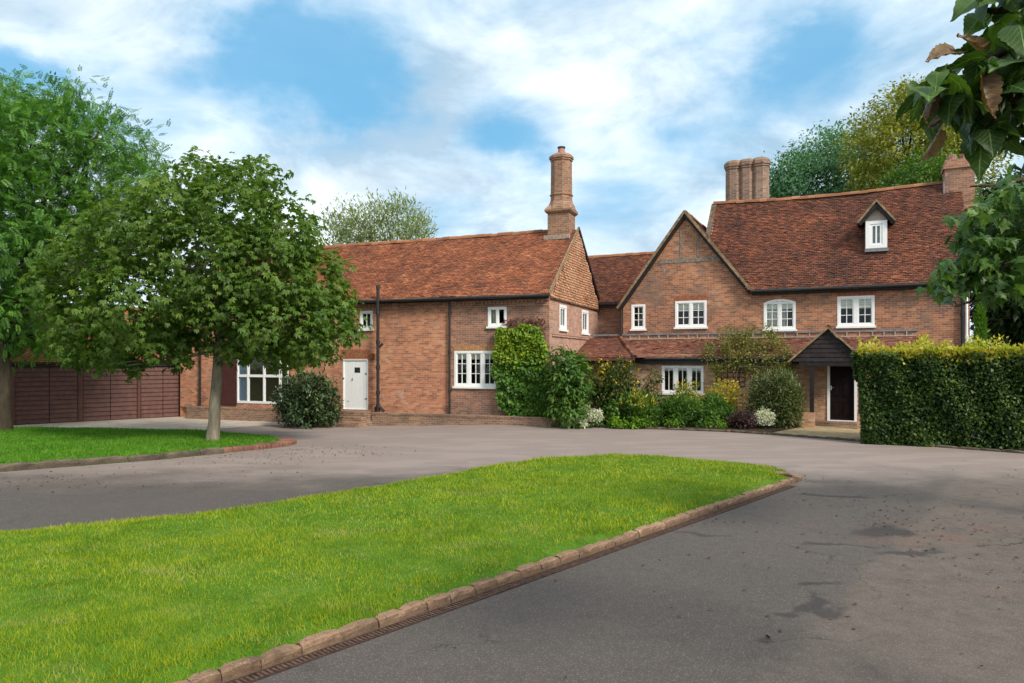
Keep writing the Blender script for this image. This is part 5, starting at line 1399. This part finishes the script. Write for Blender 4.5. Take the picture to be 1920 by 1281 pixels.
# climbing rose over the lean-to, with its trellis
rs = thing('climbing_rose', 'straggling climbing rose spread over the lean-to roof', 'climber', LT.w(LT.at(1384, 700)[0], 0, .3))
stm = MB(); b0 = LT.w(LT.at(1384, 700)[0], .0, .35); tops = []
hub = LT.w(LT.at(1386, 690)[0], ZE - .35, .32)
limb(stm, b0, hub, .035, .024, .04, 7, 7)
blobs = []
for px, py, d_ in ((1345, 690, .4), (1330, 660, .3), (1365, 650, .1), (1390, 640, -.3), (1420, 650, .0), (1450, 640, -.3), (1470, 660, .1), (1440, 680, .35), (1410, 690, .45), (1375, 675, .45), (1400, 625, -.7), (1440, 622, -.6), (1365, 628, -.6), (1475, 690, .4), (1400, 665, .3)):
    q = LT.out(d_).at(px, py); e = LT.w(q[0], q[1], d_); limb(stm, hub, e, .018, .005, .14, 6, 5); blobs.append((e.x, e.y, e.z, .30))
stm.build('stems', M['bark'], rs, True)
P, O, c_ = scatter(blobs, 1150, 4, .11, (.1, 1.0)); leaves('foliage', OVAL, P, O, .095, M['l_rose'], rs, .1, .9)
tr = thing('trellis', 'dark square wooden trellis on the wall under the climbing rose', 'trellis', LT.w(LT.at(1370, 700)[0], 1.8))
a, z0_, b, z1_ = LT.rect(1343, 722, 1396, 690)[0], LT.at(1370, 724)[1], LT.at(1397, 700)[0], LT.at(1370, 690)[1]
mb = MB()
for k in range(6): x = a + (b - a) * k / 5; LT.box(mb, x - .012, x + .012, z0_, z1_, .02, .04)
for k in range(5): z = z0_ + (z1_ - z0_) * k / 4; LT.box(mb, a, b, z - .012, z + .012, .041, .058)
mb.build('lattice', M['fascia'], tr)
# small bright conifer at the end of the house
cf = at_depth(1838, HY, 24.4); t = thing('cypress_tree', 'narrow bright green conifer between the farmhouse corner and the dark evergreen', 'tree', V3(cf.x, cf.y, 0))
mb = MB(); mb.tube([V3(cf.x, cf.y, -.1), V3(cf.x, cf.y, 4.3)], [.07, .01], 8); mb.build('trunk', M['bark'], t)
n = 2600; zz = rng.random(n) ** .8 * 4.6; rr = (.50 * (1 - zz / 4.7)) * np.sqrt(rng.random(n)); an = rng.random(n) * 6.283
P = np.stack([cf.x + rr * np.cos(an), cf.y + rr * np.sin(an), zz], 1); O = np.stack([np.cos(an), np.sin(an), 0 * an + .6], 1)
leaves('crown', SLIM, P, O, .17, M['l_conifer'], t, -.7, .4)

# ------------------------------------------------------------------ overhanging branches on the right
def branch_tree(name, label, base, th, tr_, paths, poly, Y0, Y1, n, template, size, mat, dead=(), droop=.6, var=.22, bark_m='bark_dark', cl=4, spread=.05):
    t = thing(name, label, 'tree', base)
    mb = MB(); topp = base + V3(0, 0, th); mb.tube([base - V3(0, 0, .1), base + V3(.03, 0, th * .5), topp, topp + V3(.1, .1, 2.5)], [tr_ * 1.3, tr_, tr_ * .9, tr_ * .6], 12); mb.build('trunk', M[bark_m], t, True)
    mb = MB()
    for pth_ in paths:
        pts = [base + V3(0, 0, pth_[0])] + [at_depth(*q) for q in pth_[1:]]
        fine = []
        for i in range(len(pts) - 1):
            for k in range(4): fine.append(pts[i].lerp(pts[i + 1], k / 4) + V3(0, 0, -.02 * math.sin(k)))
        fine.append(pts[-1]); m = len(fine)
        mb.tube(fine, [tr_ * .28 * (1 - i / m) + .006 for i in range(m)], 7)
    mb.build('branches', M[bark_m], t, True)
    xs = [p[0] for p in poly]; ys = [p[1] for p in poly]
    nc = n // cl
    px = rng.uniform(min(xs), max(xs), nc * 4); py = rng.uniform(min(ys), max(ys), nc * 4); k = pip(px, py, poly); px, py = px[k][:nc], py[k][:nc]
    Y = rng.uniform(Y0, Y1, len(px))
    C = np.stack([(px - CX) * Y / F, Y, CZ + (HY - py) * Y / F], 1)
    P = np.repeat(C, cl, 0) + rng.normal(0, spread, (len(C) * cl, 3))
    O = rng.normal(0, 1, P.shape) * [1, 1, .4]; O = nrmz(O)
    leaves('crown', template, P, O * .7 + [-.25, -.35, 0], size, M[mat], t, droop, .6, .9, var=var)
    for (dx, dy, dY, sz, dirv, nv) in dead:
        p = np.array(at_depth(dx, dy, dY))[None]
        td = DEADL[int(sz * 1000) % 3]; v, f, kf = place(td, p, np.array([dirv], float), np.array([nv], float), np.array([sz]))
        v = v + rng.normal(0, .0022, v.shape)
        tag(leaf_uv(link('dead_leaf', np_mesh('dead_leaf', v, 4, f, np.clip(rng.normal(random.random(), .15, kf), 0, 1)), M['l_dead'], t, smooth=True, uv=False), td[0][:, :2]), 'withered brown leaf')
    return t
near_poly = [(1830, -60), (1850, 35), (1885, 60), (1870, 90), (1790, 112), (1748, 140), (1722, 180), (1732, 215), (1785, 228), (1845, 232), (1870, 262), (1915, 270), (1960, 270), (2060, 100), (2000, -60)]
branch_tree('mulberry_tree', 'large-leaved branch hanging close overhead in the top right corner', V3(4.6, 3.0, 0), 4.5, .16,
            [(4.2, (2050, 60, 3.7), (1900, 90, 3.7), (1760, 130, 3.6)), (4.0, (2060, 160, 3.6), (1880, 190, 3.6), (1740, 200, 3.5)), (4.4, (2040, -60, 3.8), (1900, 10, 3.8), (1830, 20, 3.8)), (3.9, (2060, 240, 3.6), (1900, 250, 3.6), (1840, 260, 3.6))],
            near_poly, 3.3, 4.2, 420, BROAD, .150, 'l_near',
            [(1790, 100, 3.5, .17, (-.6, -.2, -.1), (.1, -.6, .8)), (1835, 105, 3.5, .15, (-.3, -.2, .3), (.2, -.8, .4)), (1838, 150, 3.3, .22, (-.06, -.1, -1), (.1, -1, .1)), (1760, 245, 3.4, .17, (-.4, 0, -1), (.8, -.6, .1)), (1745, 175, 3.4, .16, (-.5, 0, -.8), (.8, -.5, .4)), (1770, 190, 3.45, .15, (-.3, 0, -1), (.9, -.4, .2)), (1885, 160, 3.4, .14, (.1, -.1, -1), (-.8, -.6, .1))],
            cl=3, spread=.045)
mid_poly = [(1842, 385), (1868, 352), (1930, 320), (2000, 320), (2000, 530), (1900, 545), (1855, 560), (1835, 520), (1812, 540), (1788, 578), (1780, 560), (1800, 525), (1762, 540), (1745, 535), (1778, 508), (1805, 480), (1805, 455), (1800, 430), (1815, 400)]
branch_tree('maple_tree', 'maple boughs with lobed green leaves in front of the right-hand chimney and corner', V3(9.6, 9.5, 0), 4.5, .18,
            [(4.4, (2000, 380, 8.8), (1880, 410, 8.6), (1800, 430, 8.5)), (4.0, (2010, 470, 8.8), (1880, 500, 8.5), (1760, 540, 8.4)), (3.8, (2010, 520, 8.8), (1880, 545, 8.5), (1790, 575, 8.4)), (4.6, (2000, 320, 8.8), (1900, 340, 8.6), (1820, 350, 8.5))],
            mid_poly, 7.9, 9.3, 1150, MAPLE, .145, 'l_mid', cl=4, spread=.07)

# ------------------------------------------------------------------ grass and fallen leaves
def blades(name, poly, zf, bands, mat, g):
    V, Fc, Rn, base = [], [], [], 0
    xs = [p[0] for p in poly]; ys = [p[1] for p in poly]
    for (y0, y1, xlo, dens, hgt, wid) in bands:
        xa, xb, ya, yb = max(min(xs), xlo), max(xs), max(min(ys), y0), min(max(ys), y1)
        n = int((xb - xa) * (yb - ya) * dens)
        x = g.uniform(xa, xb, n); y = g.uniform(ya, yb, n)
        k = pip(x, y, poly) & (np.abs(x) < y * .80 + 1.0); x, y = x[k], y[k]; n = len(x)
        z = zf(x, y)
        an = g.random(n) * 6.283; tuft = .75 + .35 * np.sin(x * 1.7 + np.sin(y * 2.3)) * np.sin(y * 1.9 + x) + .25 * g.normal(0, 1, n)
        h = hgt * np.clip(tuft, .4, 1.7); w = wid * g.uniform(.7, 1.3, n)
        lean = g.normal(0, .45, (n, 2)) * h[:, None]
        p = np.stack([x, y, z - .01], 1); ax = np.stack([np.cos(an), np.sin(an), 0 * an], 1) * w[:, None]
        tipv = p + np.stack([lean[:, 0], lean[:, 1], h + .01], 1)
        V.append(np.stack([p - ax, p + ax, tipv], 1).reshape(-1, 3)); Fc.append(np.arange(n * 3).reshape(-1, 3) + base); base += n * 3
        Rn.append(g.random(n))
    o = link(name, np_mesh(name, np.concatenate(V), 3, np.concatenate(Fc), np.concatenate(Rn)), mat, None, uv=False)
    return tag(o, kind='stuff')
def grass_mat(name, stops, dry=(.40, .36, .12), amt=.65):
    T = material(name)
    a = T.n('ShaderNodeAttribute', attribute_name='rnd').outputs['Fac']; p = pos(T)
    n = T.noise(p, .8, 5, .65, .4); m_ = T.noise(p, 3.5, 4, .65)
    x = T.m('ADD', T.m('MULTIPLY', a, .42), T.m('ADD', T.m('MULTIPLY', T.smooth(n, .3, .7), .33), T.m('MULTIPLY', T.smooth(m_, .35, .65), .25)))
    c = T.ramp(x, stops)
    d = T.noise(T.vm('MULTIPLY', p, (.6, 1.5, 1)), 1.7, 5, .7, .6)
    c = T.mix(T.m('MULTIPLY', T.smooth(d, .52, .68), amt), c, (*dry, 1))
    b = T.n('ShaderNodeBsdfPrincipled', ins={'Base Color': c, 'Roughness': .55, 'Specular IOR Level': .3})
    tr = T.n('ShaderNodeBsdfTranslucent', ins={'Color': T.mix(1.0, c, (1.2, 1.2, .6, 1), 'MULTIPLY')})
    mx = T.n('ShaderNodeMixShader', ins={0: .35, 1: b.outputs[0], 2: tr.outputs[0]})
    T.t.links.new(mx.outputs[0], T.out.inputs[0]); return T.mat
M['grass'] = grass_mat('grass_blades', [(.1, (.110, .185, .007)), (.42, (.215, .30, .009)), (.72, (.33, .385, .014)), (1, (.46, .44, .06))])
M['grass2'] = grass_mat('grass_blades_lush', [(.1, (.05, .15, .006)), (.5, (.09, .25, .010)), (1, (.16, .33, .018))], amt=.08)
gg = np.random.default_rng(21)
blades('grass', lawn1, lawn_zn(lawn1), [(3, 7, -8, 3600, .042, .0035), (7, 10, -12, 2000, .045, .005), (10, 14, -16, 1000, .05, .008), (14, 19, -18, 700, .05, .011)], M['grass'], gg)
blades('grass', lawn2, lawn_zn(lawn2), [(9, 28, -26, 420, .07, .014)], M['grass2'], gg)
def litter(name, spots, n, size, mat, zoff=.006):
    P = []
    for (px, py, sx_, sy_, w) in spots:
        g = G(px, py); m = int(n * w)
        P.append(np.stack([g.x + rng.normal(0, sx_, m), g.y + rng.normal(0, sy_, m), np.zeros(m)], 1))
    P = np.concatenate(P); P[:, 2] = [gz(x, y) + zoff for x, y, _ in P]
    k = ~pip(P[:, 0], P[:, 1], lawn1) & ~pip(P[:, 0], P[:, 1], lawn2); P = P[k]
    O = rng.normal(0, 1, P.shape) * [1, 1, .15]
    v, f, kf = place(oval(.3, .22, .12), P, O, np.tile([0, 0, 1.0], (len(P), 1)) + rng.normal(0, .25, P.shape), size * rng.uniform(.5, 1.5, len(P)))
    v[:, 2] = np.maximum(v[:, 2], np.repeat(P[:, 2], 4) - .002)
    return tag(link(name, np_mesh(name, v, 4, f, rng.random(len(v) // 4)), mat, None, uv=False), kind='stuff')
M['litter'] = LM('leaf_litter', (.030, .016, .010), (.085, .040, .022), (.17, .085, .045), transl=.1)
litter('fallen_leaves', [(1810, 1000, 1.1, 1.7, .30), (1700, 1080, 1.6, 1.2, .05), (1500, 1100, 2.0, 2.0, .04), (600, 850, 1.1, .8, .22), (430, 862, 1.3, .9, .14), (150, 898, 2.0, .6, .10), (40, 910, .9, .5, .07), (1500, 905, .5, .25, .03), (1300, 980, .4, .3, .02), (1850, 900, 2.0, 1.5, .05)], 950, .042, M['litter'])
